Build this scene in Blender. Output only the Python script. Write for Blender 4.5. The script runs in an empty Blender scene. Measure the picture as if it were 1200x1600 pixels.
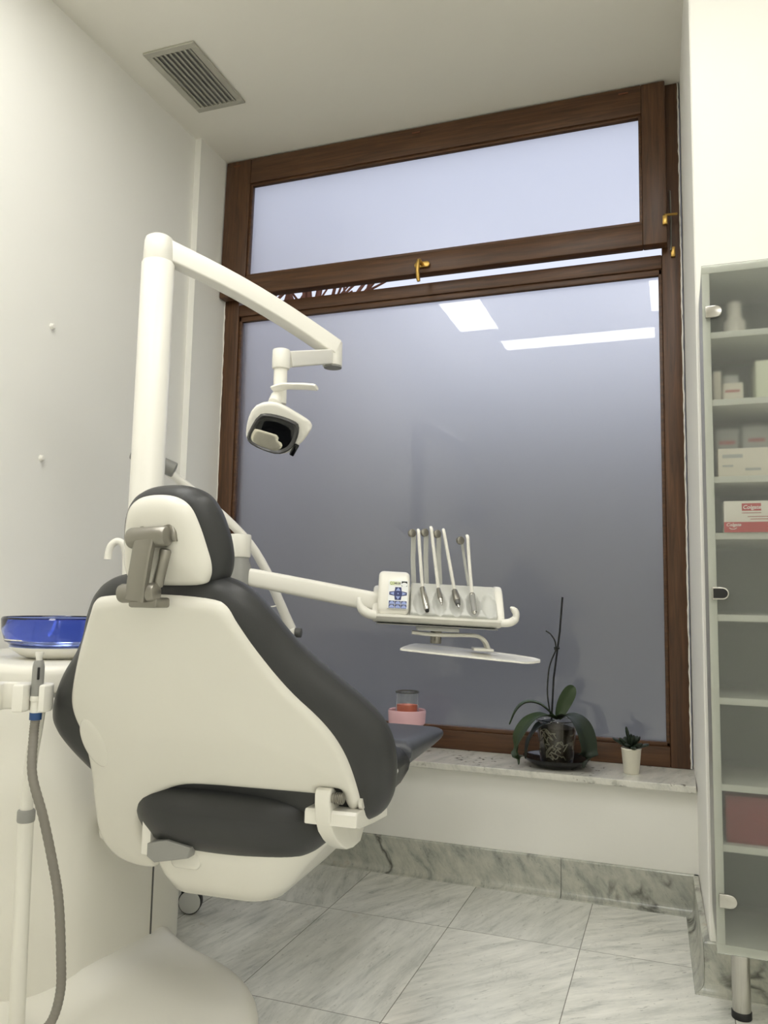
import bpy, bmesh, math, random
import numpy as np
from mathutils import Vector, Matrix
from mathutils.geometry import delaunay_2d_cdt

random.seed(7)
PI = math.pi
scene = bpy.context.scene
COL = scene.collection
V = Vector

# ------------------------------------------------------------------ colours / materials
def lin(c):
    c = c / 255.0
    return c / 12.92 if c <= 0.04045 else ((c + 0.055) / 1.055) ** 2.4

def rgb(r, g, b):
    return (lin(r), lin(g), lin(b), 1.0)

def setin(node, name, val):
    if name in node.inputs:
        node.inputs[name].default_value = val

class NT:
    """tiny node-tree helper"""
    def __init__(s, m):
        m.use_nodes = True
        s.m = m; s.t = m.node_tree; s.t.nodes.clear()
        s.out = s.n('ShaderNodeOutputMaterial')
    def n(s, kind, **kw):
        nd = s.t.nodes.new(kind)
        for k, v in kw.items():
            setattr(nd, k, v)
        return nd
    def l(s, a, b):
        s.t.links.new(a, b)
    def math(s, op, a, b=None, c=None):
        nd = s.n('ShaderNodeMath', operation=op)
        for i, x in enumerate((a, b, c)):
            if x is None: continue
            if hasattr(x, 'is_linked'): s.l(x, nd.inputs[i])
            else: nd.inputs[i].default_value = x
        return nd.outputs[0]
    def mix(s, f, a, b, blend='MIX'):
        nd = s.n('ShaderNodeMix', data_type='RGBA', blend_type=blend)
        for i, x in ((0, f), (6, a), (7, b)):
            if hasattr(x, 'is_linked'): s.l(x, nd.inputs[i])
            else: nd.inputs[i].default_value = x
        return nd.outputs[2]
    def ramp(s, f, stops):
        nd = s.n('ShaderNodeValToRGB')
        el = nd.color_ramp.elements
        while len(el) < len(stops): el.new(0.5)
        for e, (p, c) in zip(el, stops):
            e.position = p; e.color = c if len(c) == 4 else (*c, 1)
        s.l(f, nd.inputs[0])
        return nd.outputs[0]
    def noise(s, vec, scale, detail=4, rough=0.55, dist=0.0):
        nd = s.n('ShaderNodeTexNoise')
        nd.inputs['Scale'].default_value = scale
        nd.inputs['Detail'].default_value = detail
        nd.inputs['Roughness'].default_value = rough
        nd.inputs['Distortion'].default_value = dist
        if vec is not None: s.l(vec, nd.inputs['Vector'])
        return nd.outputs['Fac']
    def mapping(s, vec, scale=(1, 1, 1), rot=(0, 0, 0), loc=(0, 0, 0)):
        nd = s.n('ShaderNodeMapping')
        nd.inputs['Scale'].default_value = scale
        nd.inputs['Rotation'].default_value = rot
        nd.inputs['Location'].default_value = loc
        s.l(vec, nd.inputs['Vector'])
        return nd.outputs[0]
    def pos(s):
        return s.n('ShaderNodeNewGeometry').outputs['Position']
    def bsdf(s, col, rough=0.5, metal=0.0, **kw):
        b = s.n('ShaderNodeBsdfPrincipled')
        for nm, x in (('Base Color', col), ('Roughness', rough), ('Metallic', metal)):
            if hasattr(x, 'is_linked'): s.l(x, b.inputs[nm])
            else: b.inputs[nm].default_value = x
        for k, v in kw.items():
            setin(b, k.replace('_', ' '), v)
        s.l(b.outputs[0], s.out.inputs[0])
        return b
    def bump(s, b, h, strength=0.2, dist=0.01):
        nd = s.n('ShaderNodeBump')
        nd.inputs['Strength'].default_value = strength
        nd.inputs['Distance'].default_value = dist
        s.l(h, nd.inputs['Height'])
        s.l(nd.outputs[0], b.inputs['Normal'])

def mat(name, col, rough=0.5, metal=0.0, var=0.04, scale=6.0, bump=0.0, bscale=200.0, **kw):
    """plain surface with a faint procedural tone variation and optional micro bump"""
    m = bpy.data.materials.new(name)
    t = NT(m)
    f = t.noise(t.pos(), scale, 3)
    d = [c * (1 - var) for c in col[:3]] + [1]
    u = [min(1, c * (1 + var)) for c in col[:3]] + [1]
    c = t.mix(f, tuple(d), tuple(u))
    b = t.bsdf(c, rough, metal, **kw)
    if bump:
        t.bump(b, t.noise(t.pos(), bscale, 4), bump, 0.002)
    return m

M = {}
M['wall'] = mat('painted plaster', rgb(241, 240, 234), 0.85, var=0.02, scale=2, bump=0.12, bscale=60)
M['ceil'] = mat('ceiling paint', rgb(240, 237, 227), 0.9, var=0.02, scale=2, bump=0.08, bscale=60)
M['white'] = mat('white plastic', rgb(238, 236, 227), 0.28, var=0.015)
M['shell'] = mat('cream white shell plastic', rgb(231, 229, 220), 0.24, var=0.015)
M['unitw'] = mat('cream unit plastic', rgb(232, 230, 221), 0.33, var=0.015)
M['pwhite'] = mat('painted metal white', rgb(241, 239, 231), 0.3, var=0.01)
M['leather'] = mat('black leatherette', rgb(50, 51, 52), 0.42, var=0.1, scale=20, bump=0.12, bscale=260)
M['leather2'] = mat('leatherette with window sheen', rgb(78, 80, 86), 0.4, var=0.08, scale=20, bump=0.12, bscale=260)  # paler than the black leatherette: reflected window light put into the colour
M['satin'] = mat('satin metal', rgb(148, 145, 137), 0.36, 0.85, var=0.04)
M['grey'] = mat('grey plastic', rgb(150, 150, 146), 0.4, var=0.03)
M['lgrey'] = mat('light grey silicone', rgb(205, 206, 201), 0.45, var=0.02)
M['hosem'] = mat('ribbed grey hose', rgb(128, 124, 116), 0.55, var=0.05)
M['dgrey'] = mat('dark grey plastic', rgb(92, 92, 90), 0.45, var=0.04)
M['rim'] = mat('dark lamp rim', rgb(62, 62, 62), 0.25, var=0.05)
M['black'] = mat('black rubber', rgb(22, 22, 24), 0.5, var=0.1)
M['gloss'] = mat('black gloss', rgb(12, 13, 15), 0.06, var=0.1)
M['satin2'] = mat('bright reflector', rgb(226, 222, 206), 0.25, 0.7, var=0.15, scale=60)
M['chrome'] = mat('brushed chrome', rgb(190, 188, 182), 0.22, 1.0, var=0.03)
M['brass'] = mat('aged brass', rgb(190, 155, 84), 0.32, 0.9, var=0.08, scale=30)
M['vent'] = mat('grey grille metal', rgb(186, 184, 172), 0.5, 0.2, var=0.03)
M['blueb'] = mat('blue ring', rgb(42, 78, 130), 0.4)
M['cabm'] = mat('pale green grey enamel', rgb(208, 210, 197), 0.35, var=0.015)
M['cabin'] = mat('cabinet inner panel', rgb(122, 125, 116), 0.5, var=0.03)
M['cream'] = mat('cream carton', rgb(224, 218, 200), 0.6, var=0.03)
M['paleg'] = mat('pale green carton', rgb(222, 226, 200), 0.6, var=0.03)
M['greyc'] = mat('grey carton', rgb(176, 178, 172), 0.6, var=0.05)
M['red'] = mat('red print', rgb(186, 36, 40), 0.45, var=0.03)
M['rust'] = mat('dull red folder', rgb(124, 30, 26), 0.6, var=0.06)
M['boxw'] = mat('white carton', rgb(236, 232, 218), 0.5, var=0.02)
M['txtw'] = mat('white print', rgb(245, 240, 232), 0.5, var=0.0)
M['txtr'] = mat('faded red print', rgb(176, 92, 84), 0.5, var=0.0)
M['txtd'] = mat('dark print', rgb(40, 44, 40), 0.5, var=0.0)
M['txtg'] = mat('olive print', rgb(140, 160, 50), 0.5, var=0.0)
M['keyd'] = mat('dark blue key', rgb(42, 52, 104), 0.4, var=0.02)
M['keyl'] = mat('light blue key', rgb(150, 165, 214), 0.4, var=0.02)
M['panelw'] = mat('white keypad film', rgb(238, 240, 240), 0.35, var=0.01)
M['pink'] = mat('pink ceramic', rgb(228, 184, 190), 0.35, var=0.02)
M['coral'] = mat('coral wax', rgb(250, 136, 104), 0.5, var=0.04)
M['pot'] = mat('white ceramic pot', rgb(232, 228, 212), 0.4, var=0.02)
M['soil'] = mat('dark bark', rgb(74, 66, 54), 0.9, var=0.4, scale=80)
M['root'] = mat('pale roots', rgb(186, 182, 162), 0.7, var=0.15, scale=60)
M['leaf'] = mat('orchid leaf', rgb(50, 68, 37), 0.45, var=0.2, scale=18)
M['leafd'] = mat('dark leaf', rgb(32, 44, 30), 0.5, var=0.2, scale=30)
M['stem'] = mat('dark stem', rgb(32, 34, 26), 0.6, var=0.2, scale=40)
M['asphalt'] = mat('asphalt', rgb(98, 97, 94), 0.9, var=0.1)
M['facade'] = mat('unseen darkening facade', rgb(98, 96, 92), 0.9, var=0.15, scale=0.5)
M['bark'] = mat('brown bark', rgb(120, 78, 58), 0.9, var=0.2, scale=8)
M['frame_in'] = mat('dark rebate', rgb(46, 30, 18), 0.6, var=0.1)

def wood(name, axis):
    m = bpy.data.materials.new(name)
    t = NT(m)
    sc = [22, 22, 22]; sc[axis] = 1.2
    v = t.mapping(t.pos(), tuple(sc))
    f = t.noise(v, 3.0, 8, 0.62, 0.6)
    g = t.noise(t.mapping(t.pos(), tuple(x * 5 for x in sc)), 4.0, 4, 0.6)
    c = t.ramp(f, [(0.28, rgb(60, 40, 24)), (0.5, rgb(88, 59, 37)), (0.72, rgb(112, 77, 49))])
    c = t.mix(t.math('MULTIPLY', g, 0.35), c, rgb(58, 34, 20))
    b = t.bsdf(c, 0.42)
    t.bump(b, g, 0.08, 0.002)
    return m
M['wood_x'] = wood('varnished oak rail', 0)
M['wood_z'] = wood('varnished oak stile', 2)

def marble(name, tiles, base=(243, 242, 235), dark=(196, 198, 192), vein=(104, 108, 104), amount=1.0, heavy=False):
    m = bpy.data.materials.new(name)
    t = NT(m)
    p = t.pos()
    sep = t.n('ShaderNodeSeparateXYZ'); t.l(p, sep.inputs[0])
    if tiles:
        tx = t.math('DIVIDE', t.math('ADD', sep.outputs[0], 0.279 + 3.96), 0.396)
        ty = t.math('DIVIDE', t.math('ADD', sep.outputs[1], -2.492 + 5.95), 0.595)
        ix, iy = t.math('FLOOR', tx), t.math('FLOOR', ty)
        cmb = t.n('ShaderNodeCombineXYZ'); t.l(ix, cmb.inputs[0]); t.l(iy, cmb.inputs[1])
        wn = t.n('ShaderNodeTexWhiteNoise', noise_dimensions='3D'); t.l(cmb.outputs[0], wn.inputs['Vector'])
        off = t.n('ShaderNodeVectorMath', operation='SCALE'); t.l(wn.outputs['Color'], off.inputs[0]); off.inputs['Scale'].default_value = 9.0
        add = t.n('ShaderNodeVectorMath', operation='ADD'); t.l(p, add.inputs[0]); t.l(off.outputs[0], add.inputs[1])
        # every tile turns its streaks a little
        rot = t.n('ShaderNodeVectorRotate', rotation_type='Z_AXIS')
        t.l(add.outputs[0], rot.inputs['Vector'])
        ang = t.math('ADD', t.math('MULTIPLY', wn.outputs['Value'], 1.5), -0.4)
        t.l(ang, rot.inputs['Angle'])
        q = rot.outputs[0]
        tone = wn.outputs['Value']
    else:
        q = t.mapping(p, rot=(0.3, 0.5, 0.4)); tone = None
    streak = t.noise(t.mapping(q, (21, 3.2, 8)), 1.4, 14, 0.70, 0.25)
    fine = t.noise(t.mapping(q, (34, 7, 16)), 2.6, 10, 0.7, 0.5)
    cloud = t.noise(q, 2.2, 5, 0.55, 0.3)
    c = t.ramp(streak, [(0.34, rgb(*dark)), (0.47, rgb(*[(a * 2 + b) / 3 for a, b in zip(base, dark)])), (0.6, rgb(*base)), (0.8, rgb(*[min(255, x + 12) for x in base]))])
    fm = t.ramp(fine, [(0.30, (1, 1, 1)), (0.42, (0, 0, 0))])
    c = t.mix(t.math('MULTIPLY', fm, 0.55 * amount), c, rgb(*vein))
    cm = t.ramp(cloud, [(0.35, (1, 1, 1)), (0.6, (0, 0, 0))])
    c = t.mix(t.math('MULTIPLY', cm, 0.30), c, rgb(*dark))
    # thin wandering veins
    nz = t.n('ShaderNodeTexNoise'); t.l(t.mapping(q, (1.0, 1.0, 1.0)), nz.inputs['Vector'])
    nz.inputs['Scale'].default_value = 3.4 if heavy else 4.2; nz.inputs['Detail'].default_value = 6; nz.inputs['Distortion'].default_value = 0.7
    vv = t.math('ABSOLUTE', t.math('SUBTRACT', nz.outputs['Fac'], 0.5))
    vm = t.ramp(vv, [(0.0, (1, 1, 1)), (0.034 if heavy else 0.010, (0, 0, 0))])
    brk = t.ramp(t.noise(q, 5.0, 3), [(0.46, (0, 0, 0)), (0.58, (1, 1, 1))])
    c = t.mix(t.math('MULTIPLY', t.math('MULTIPLY', vm, brk), 0.9 if heavy else 0.12), c, rgb(70, 70, 66))
    # small dark specks
    sp = t.ramp(t.noise(t.mapping(q, (70, 26, 40)), 1.6, 5, 0.6), [(0.66, (0, 0, 0)), (0.71, (1, 1, 1))])
    c = t.mix(t.math('MULTIPLY', sp, 0.55 * amount), c, rgb(112, 114, 106))
    # rusty specks
    st = t.ramp(t.noise(q, 7.0, 4, 0.6), [(0.69, (0, 0, 0)), (0.78, (1, 1, 1))])
    c = t.mix(t.math('MULTIPLY', st, 0.4), c, rgb(168, 136, 96))
    if tiles:
        c = t.mix(t.math('MULTIPLY', t.math('SUBTRACT', 1.0, tone), 0.22), c, rgb(150, 156, 150))
        fx, fy = t.math('FRACT', tx), t.math('FRACT', ty)
        dx = t.math('MULTIPLY', t.math('MINIMUM', fx, t.math('SUBTRACT', 1.0, fx)), 0.396)
        dy = t.math('MULTIPLY', t.math('MINIMUM', fy, t.math('SUBTRACT', 1.0, fy)), 0.595)
        g = t.math('LESS_THAN', t.math('MINIMUM', dx, dy), 0.0013)
        c = t.mix(t.math('MULTIPLY', g, 0.75), c, rgb(92, 90, 80))
    b = t.bsdf(c, 0.22)
    rr = t.math('ADD', t.math('MULTIPLY', cloud, 0.12), 0.16)
    t.l(rr, b.inputs['Roughness'])
    return m
M['marble_floor'] = marble('grey veined marble tile', True)
M['marble_base'] = marble('marble skirting', False, (200, 200, 188), (150, 153, 146), heavy=True)
M['marble_sill'] = marble('white marble sill', False, (228, 226, 216), (196, 196, 188), (130, 128, 118), 0.7)

_m = M['marble_sill']; _t = _m.node_tree
_b = [n for n in _t.nodes if n.type == 'BSDF_PRINCIPLED'][0]
_g = _t.nodes.new('ShaderNodeNewGeometry')
_n1 = _t.nodes.new('ShaderNodeTexNoise'); _n1.inputs['Scale'].default_value = 42; _n1.inputs['Detail'].default_value = 3
_n2 = _t.nodes.new('ShaderNodeTexNoise'); _n2.inputs['Scale'].default_value = 5.5; _n2.inputs['Detail'].default_value = 1
_r1 = _t.nodes.new('ShaderNodeValToRGB'); _r1.color_ramp.elements[0].position = 0.60; _r1.color_ramp.elements[1].position = 0.66
_r2 = _t.nodes.new('ShaderNodeValToRGB'); _r2.color_ramp.elements[0].position = 0.50; _r2.color_ramp.elements[1].position = 0.58
_mu = _t.nodes.new('ShaderNodeMath'); _mu.operation = 'MULTIPLY'
_mx = _t.nodes.new('ShaderNodeMix'); _mx.data_type = 'RGBA'
_t.links.new(_g.outputs['Position'], _n1.inputs['Vector']); _t.links.new(_g.outputs['Position'], _n2.inputs['Vector'])
_t.links.new(_n1.outputs['Fac'], _r1.inputs[0]); _t.links.new(_n2.outputs['Fac'], _r2.inputs[0])
_t.links.new(_r1.outputs[0], _mu.inputs[0]); _t.links.new(_r2.outputs[0], _mu.inputs[1])
_src = _b.inputs['Base Color'].links[0].from_socket
_t.links.new(_mu.outputs[0], _mx.inputs[0]); _t.links.new(_src, _mx.inputs[6]); _mx.inputs[7].default_value = rgb(112, 110, 98)
_t.links.new(_mx.outputs[2], _b.inputs['Base Color'])

def glass_mat(name, col, rough, coat=0.0, ior=1.45):
    m = bpy.data.materials.new(name)
    t = NT(m)
    b = t.bsdf(col, rough, 0.0)
    setin(b, 'Transmission Weight', 1.0); setin(b, 'IOR', ior)
    setin(b, 'Coat Weight', coat); setin(b, 'Coat Roughness', 0.015)
    return m
M['frost'] = glass_mat('frosted window glass', (0.95, 0.96, 1.0, 1), 0.50, 1.0)
M['frost_door'] = glass_mat('satin cabinet glass', (0.975, 0.985, 0.978, 1), 0.22, 0.0)
_t = M['frost_door'].node_tree
_b = [n for n in _t.nodes if n.type == 'BSDF_PRINCIPLED'][0]; _o = [n for n in _t.nodes if n.type == 'OUTPUT_MATERIAL'][0]
_d = _t.nodes.new('ShaderNodeBsdfDiffuse'); _d.inputs[0].default_value = rgb(200, 205, 200)
_x = _t.nodes.new('ShaderNodeMixShader'); _x.inputs[0].default_value = 0.055
_t.links.new(_b.outputs[0], _x.inputs[1]); _t.links.new(_d.outputs[0], _x.inputs[2]); _t.links.new(_x.outputs[0], _o.inputs[0])
M['clear'] = glass_mat('clear glass', (0.97, 0.98, 0.97, 1), 0.02)
M['smoke'] = glass_mat('smoky clear plastic', (0.78, 0.78, 0.76, 1), 0.05)
M['blueglass'] = glass_mat('cobalt glass', (0.30, 0.40, 0.93, 1), 0.03)

def lamp_mat(name, col, strength):
    m = bpy.data.materials.new(name)
    t = NT(m)
    e = t.n('ShaderNodeEmission')
    e.inputs[0].default_value = col; e.inputs[1].default_value = strength
    t.l(e.outputs[0], t.out.inputs[0])
    return m
M['panel_light'] = lamp_mat('lit ceiling panel', (1.0, 0.985, 0.95, 1), 9.3)

# ------------------------------------------------------------------ object helpers
WM = {}
def thing(name, label, cat, loc=(0, 0, 0), rz=0.0, group=None):
    o = bpy.data.objects.new(name, None)
    o.empty_display_size = 0.05
    o.location = loc; o.rotation_euler = (0, 0, rz)
    COL.objects.link(o)
    o['label'] = label; o['category'] = cat
    if group: o['group'] = group
    WM[o.name] = Matrix.Translation(V(loc)) @ Matrix.Rotation(rz, 4, 'Z')
    return o

def obj(name, bm, m, parent=None, smooth=True, label=None, angle=35, kind=None):
    """link bm (world coordinates) as ONE mesh object"""
    Wp = WM[parent.name] if parent is not None else Matrix.Identity(4)
    if parent is not None:
        bm.transform(Wp.inverted())
    bmesh.ops.recalc_face_normals(bm, faces=bm.faces)
    me = bpy.data.meshes.new(name)
    bm.to_mesh(me); bm.free()
    for mm in (m if isinstance(m, (list, tuple)) else [m]):
        me.materials.append(mm)
    if smooth:
        me.shade_smooth()
        me.set_sharp_from_angle(angle=math.radians(angle))
    o = bpy.data.objects.new(name, me)
    COL.objects.link(o)
    if parent is not None:
        o.parent = parent
    WM[o.name] = Wp
    if label: o['label'] = label
    if kind: o['kind'] = kind
    return o

def solo(name, bm, m, label, cat, group=None, smooth=True, angle=35):
    """a thing that is one mesh; its origin goes to the middle of its underside"""
    lo = V([min(v.co[i] for v in bm.verts) for i in range(3)]); hi = V([max(v.co[i] for v in bm.verts) for i in range(3)])
    c = V(((lo.x + hi.x) / 2, (lo.y + hi.y) / 2, lo.z))
    bm.transform(Matrix.Translation(-c))
    o = obj(name, bm, m, None, smooth, label, angle)
    o.location = c
    WM[o.name] = Matrix.Translation(c)
    o['category'] = cat
    if group: o['group'] = group
    return o

def struct(name, bm, m, parent=None, smooth=False):
    return obj(name, bm, m, parent, smooth, kind=None if parent else 'structure')

def NB(): return bmesh.new()

def box(bm, lo, hi, bevel=0.0, seg=2, Mx=None):
    Mx = Mx or Matrix.Identity(4)
    lo, hi = V(lo), V(hi)
    t = bmesh.new()
    bmesh.ops.create_cube(t, size=1.0)
    c = (lo + hi) / 2; s = hi - lo
    for v in t.verts:
        v.co = V((v.co.x * s.x + c.x, v.co.y * s.y + c.y, v.co.z * s.z + c.z))
    if bevel:
        bmesh.ops.bevel(t, geom=list(t.edges), offset=bevel, segments=seg, affect='EDGES', profile=0.5)
    merge(bm, t, Mx)

def merge(bm, t, Mx=None, mi=None):
    mp = {}
    for v in t.verts:
        mp[v] = bm.verts.new((Mx @ v.co) if Mx is not None else v.co)
    for f in t.faces:
        try:
            nf = bm.faces.new([mp[v] for v in f.verts])
            nf.material_index = f.material_index if mi is None else mi
        except ValueError:
            pass
    t.free()

def tube(bm, pts, rad, n=16, ry=None, up=None, caps=True, rot=0.0, sq=2.0):
    """sweep an ellipse (or superellipse, sq>2) along pts"""
    pts = [V(p) for p in pts]
    k = len(pts)
    rad = rad if isinstance(rad, (list, tuple)) else [rad] * k
    ry = rad if ry is None else (ry if isinstance(ry, (list, tuple)) else [ry] * k)
    T = []
    for i in range(k):
        a = pts[max(i - 1, 0)]; b = pts[min(i + 1, k - 1)]
        T.append((b - a).normalized())
    N = V(up) if up is not None else (V((0, 0, 1)) if abs(T[0].z) < 0.9 else V((1, 0, 0)))
    rings = []
    for i in range(k):
        N = (N - T[i] * N.dot(T[i])).normalized()
        B = T[i].cross(N).normalized()
        ring = []
        for j in range(n):
            th = 2 * PI * j / n + rot
            c, s = math.cos(th), math.sin(th)
            c = math.copysign(abs(c) ** (2 / sq), c); s = math.copysign(abs(s) ** (2 / sq), s)
            ring.append(bm.verts.new(pts[i] + N * (rad[i] * c) + B * (ry[i] * s)))
        rings.append(ring)
    for a, b in zip(rings, rings[1:]):
        for j in range(n):
            bm.faces.new((a[j], a[(j + 1) % n], b[(j + 1) % n], b[j]))
    if caps:
        bm.faces.new(rings[0]); bm.faces.new(list(reversed(rings[-1])))
    return rings

def rsweep(bm, pts, hn, hb, bev=0.004, up=(0, 0, 1)):
    pts = [V(p) for p in pts]; k = len(pts)
    hn = hn if isinstance(hn, list) else [hn] * k; hb = hb if isinstance(hb, list) else [hb] * k
    N = V(up); rings = []
    for i in range(k):
        T = (pts[min(i + 1, k - 1)] - pts[max(i - 1, 0)]).normalized()
        N = (N - T * N.dot(T)).normalized(); B = T.cross(N)
        rings.append([bm.verts.new(pts[i] + N * a + B * b) for a, b in rrect(-hn[i], -hb[i], hn[i], hb[i], bev, 3)])
    n = len(rings[0])
    for a, b in zip(rings, rings[1:]):
        for j in range(n): bm.faces.new((a[j], a[(j + 1) % n], b[(j + 1) % n], b[j]))
    bm.faces.new(rings[0]); bm.faces.new(list(reversed(rings[-1])))

def cyl(bm, a, b, r, r2=None, n=24, bev=0.0):
    a, b = V(a), V(b)
    r2 = r if r2 is None else r2
    if bev:
        d = (b - a).normalized()
        tube(bm, [a, a + d * bev * 0.3, a + d * bev, b - d * bev, b - d * bev * 0.3, b],
             [r - bev, r - bev * 0.3, r, r2, r2 - bev * 0.3, r2 - bev], n)
    else:
        tube(bm, [a, b], [r, r2], n)

def lathe(bm, prof, Mx, n=40, close=False):
    rings = []
    for r, z in prof:
        if r < 1e-6:
            rings.append([bm.verts.new(Mx @ V((0, 0, z)))])
        else:
            rings.append([bm.verts.new(Mx @ V((r * math.cos(2 * PI * j / n), r * math.sin(2 * PI * j / n), z))) for j in range(n)])
    pairs = list(zip(rings, rings[1:]))
    if close: pairs.append((rings[-1], rings[0]))
    for a, b in pairs:
        for j in range(n):
            q = [a[j % len(a)], a[(j + 1) % len(a)], b[(j + 1) % len(b)], b[j % len(b)]]
            q2 = []
            for v in q:
                if v not in q2: q2.append(v)
            if len(q2) > 2:
                bm.faces.new(q2)

def cr(pts, closed=True, per=6):
    """Catmull-Rom through pts"""
    n = len(pts); out = []
    pts = [np.array(p, float) for p in pts]
    rng = range(n) if closed else range(n - 1)
    for i in rng:
        if closed:
            p0, p1, p2, p3 = pts[i - 1], pts[i], pts[(i + 1) % n], pts[(i + 2) % n]
        else:
            p0, p1, p2, p3 = pts[max(i - 1, 0)], pts[i], pts[i + 1], pts[min(i + 2, n - 1)]
        for j in range(per):
            t = j / per
            out.append(0.5 * ((2 * p1) + (p2 - p0) * t + (2 * p0 - 5 * p1 + 4 * p2 - p3) * t * t + (3 * p1 - p0 - 3 * p2 + p3) * t ** 3))
    if not closed: out.append(pts[-1])
    return [tuple(p) for p in out]

def dens(pts, step):
    out = []
    for a, b in zip(pts, pts[1:] + pts[:1]):
        a, b = np.array(a, float), np.array(b, float)
        k = max(1, int(round(np.linalg.norm(b - a) / step)))
        for j in range(k):
            out.append(tuple(a + (b - a) * j / k))
    return out

def chaikin(pts, it=2):
    for _ in range(it):
        o = []
        for a, b in zip(pts, pts[1:] + pts[:1]):
            a, b = np.array(a, float), np.array(b, float)
            o += [tuple(a * .75 + b * .25), tuple(a * .25 + b * .75)]
        pts = o
    return pts

def mirror(half):
    """half outline from (0,top) along +s down to (0,bottom) -> closed outline"""
    return list(half) + [(-s, t) for s, t in reversed(half) if abs(s) > 1e-6]

def rrect(x0, y0, x1, y1, r, k=6):
    out = []
    for cx, cy, a0 in ((x1 - r, y1 - r, 0), (x0 + r, y1 - r, 90), (x0 + r, y0 + r, 180), (x1 - r, y0 + r, 270)):
        for j in range(k + 1):
            a = math.radians(a0 + 90 * j / k)
            out.append((cx + r * math.cos(a), cy + r * math.sin(a)))
    return out

def rp(d, r, T):
    x = 1 - np.minimum(d / r, 1.0)
    return T * np.sqrt(np.maximum(0, 1 - x * x))

def slab(bm, outline, hf, hb, step, mp, ring_r=0.03, nr=5):
    """solid from a 2-D outline: height hf(d,s,t) on one side and hb(d,s,t) on the other,
    d = distance from the rim; mp maps (s,t,h) to 3-D"""
    P = np.array(dens(list(outline), step))
    area = 0.5 * np.sum(P[:, 0] * np.roll(P[:, 1], -1) - np.roll(P[:, 0], -1) * P[:, 1])
    if area < 0: P = P[::-1]
    A = P; B = np.roll(P, -1, axis=0); AB = B - A; L2 = np.maximum((AB ** 2).sum(1), 1e-12)
    def dist(Q):
        out = np.empty(len(Q))
        for i in range(0, len(Q), 400):
            q = Q[i:i + 400]
            w = q[:, None, :] - A[None]
            t = np.clip((w * AB[None]).sum(2) / L2, 0, 1)
            out[i:i + 400] = np.sqrt(((w - t[..., None] * AB[None]) ** 2).sum(2)).min(1)
        return out
    def inside(Q):
        x, y = Q[:, 0:1], Q[:, 1:2]
        c = ((A[None, :, 1] > y) != (B[None, :, 1] > y)) & (x < (B[None, :, 0] - A[None, :, 0]) * (y - A[None, :, 1]) / np.where(B[None, :, 1] == A[None, :, 1], 1e-9, B[None, :, 1] - A[None, :, 1]) + A[None, :, 0])
        return c.sum(1) % 2 == 1
    Tn = np.roll(P, -1, axis=0) - np.roll(P, 1, axis=0)
    Tn /= np.maximum(np.linalg.norm(Tn, axis=1)[:, None], 1e-9)
    Nn = np.stack([-Tn[:, 1], Tn[:, 0]], 1)
    pts = [P]
    last = 0
    for k in range(1, nr + 1):
        d = ring_r * (1 - math.cos(k / nr * PI / 2))
        Q = P + Nn * d
        Q = Q[inside(Q)]
        if len(Q):
            Q = Q[dist(Q) > d * 0.97]
            pts.append(Q)
        last = d
    lo, hi = P.min(0), P.max(0)
    gx, gy = np.meshgrid(np.arange(lo[0] + step / 2, hi[0], step), np.arange(lo[1] + step / 2, hi[1], step))
    Q = np.stack([gx.ravel(), gy.ravel()], 1)
    Q = Q[inside(Q)]
    if len(Q):
        Q = Q[dist(Q) > last + step * 0.45]
        pts.append(Q)
    allp = np.concatenate(pts)
    n = len(P)
    vs, es, fs, *_ = delaunay_2d_cdt([V(p) for p in allp], [(i, (i + 1) % n) for i in range(n)], [], 1, 1e-6)
    Q = np.array([(v.x, v.y) for v in vs])
    D = dist(Q)
    H1 = hf(D, Q[:, 0], Q[:, 1]); H2 = hb(D, Q[:, 0], Q[:, 1])
    f, b = [], []
    for i in range(len(Q)):
        if D[i] < 1e-6 and abs(H1[i]) + abs(H2[i]) < 1e-7:
            v = bm.verts.new(mp(Q[i, 0], Q[i, 1], 0.0)); f.append(v); b.append(v)
        else:
            f.append(bm.verts.new(mp(Q[i, 0], Q[i, 1], H1[i]))); b.append(bm.verts.new(mp(Q[i, 0], Q[i, 1], -H2[i])))
    eds = {}
    for fc in fs:
        fc = list(fc)
        for i in range(len(fc)):
            e = (fc[i], fc[(i + 1) % len(fc)])
            eds[e] = eds.get(e, 0) + 1
        for lst, rev in ((f, False), (b, True)):
            vv = [lst[i] for i in fc]
            if rev: vv.reverse()
            if len(set(vv)) == len(vv):
                try: bm.faces.new(vv)
                except ValueError: pass
    for (i, j) in eds:
        if (j, i) not in eds and f[i] is not b[i]:
            q = []
            for v in (f[j], f[i], b[i], b[j]):
                if v not in q: q.append(v)
            if len(q) > 2:
                try: bm.faces.new(q)
                except ValueError: pass

def prism(bm, outline, mp, h0, h1, bevel=0.0, seg=3):
    t = bmesh.new()
    a = [t.verts.new((p[0], p[1], h0)) for p in outline]
    b = [t.verts.new((p[0], p[1], h1)) for p in outline]
    n = len(a)
    t.faces.new(list(reversed(a))); t.faces.new(b)
    for i in range(n):
        t.faces.new((a[i], a[(i + 1) % n], b[(i + 1) % n], b[i]))
    if bevel:
        bmesh.ops.recalc_face_normals(t, faces=t.faces)
        ed = [e for e in t.edges if abs(e.verts[0].co.z - e.verts[1].co.z) < 1e-7]
        bmesh.ops.bevel(t, geom=ed, offset=bevel, segments=seg, affect='EDGES', profile=0.5)
    for v in t.verts:
        v.co = mp(v.co.x, v.co.y, v.co.z)
    merge(bm, t)

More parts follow.
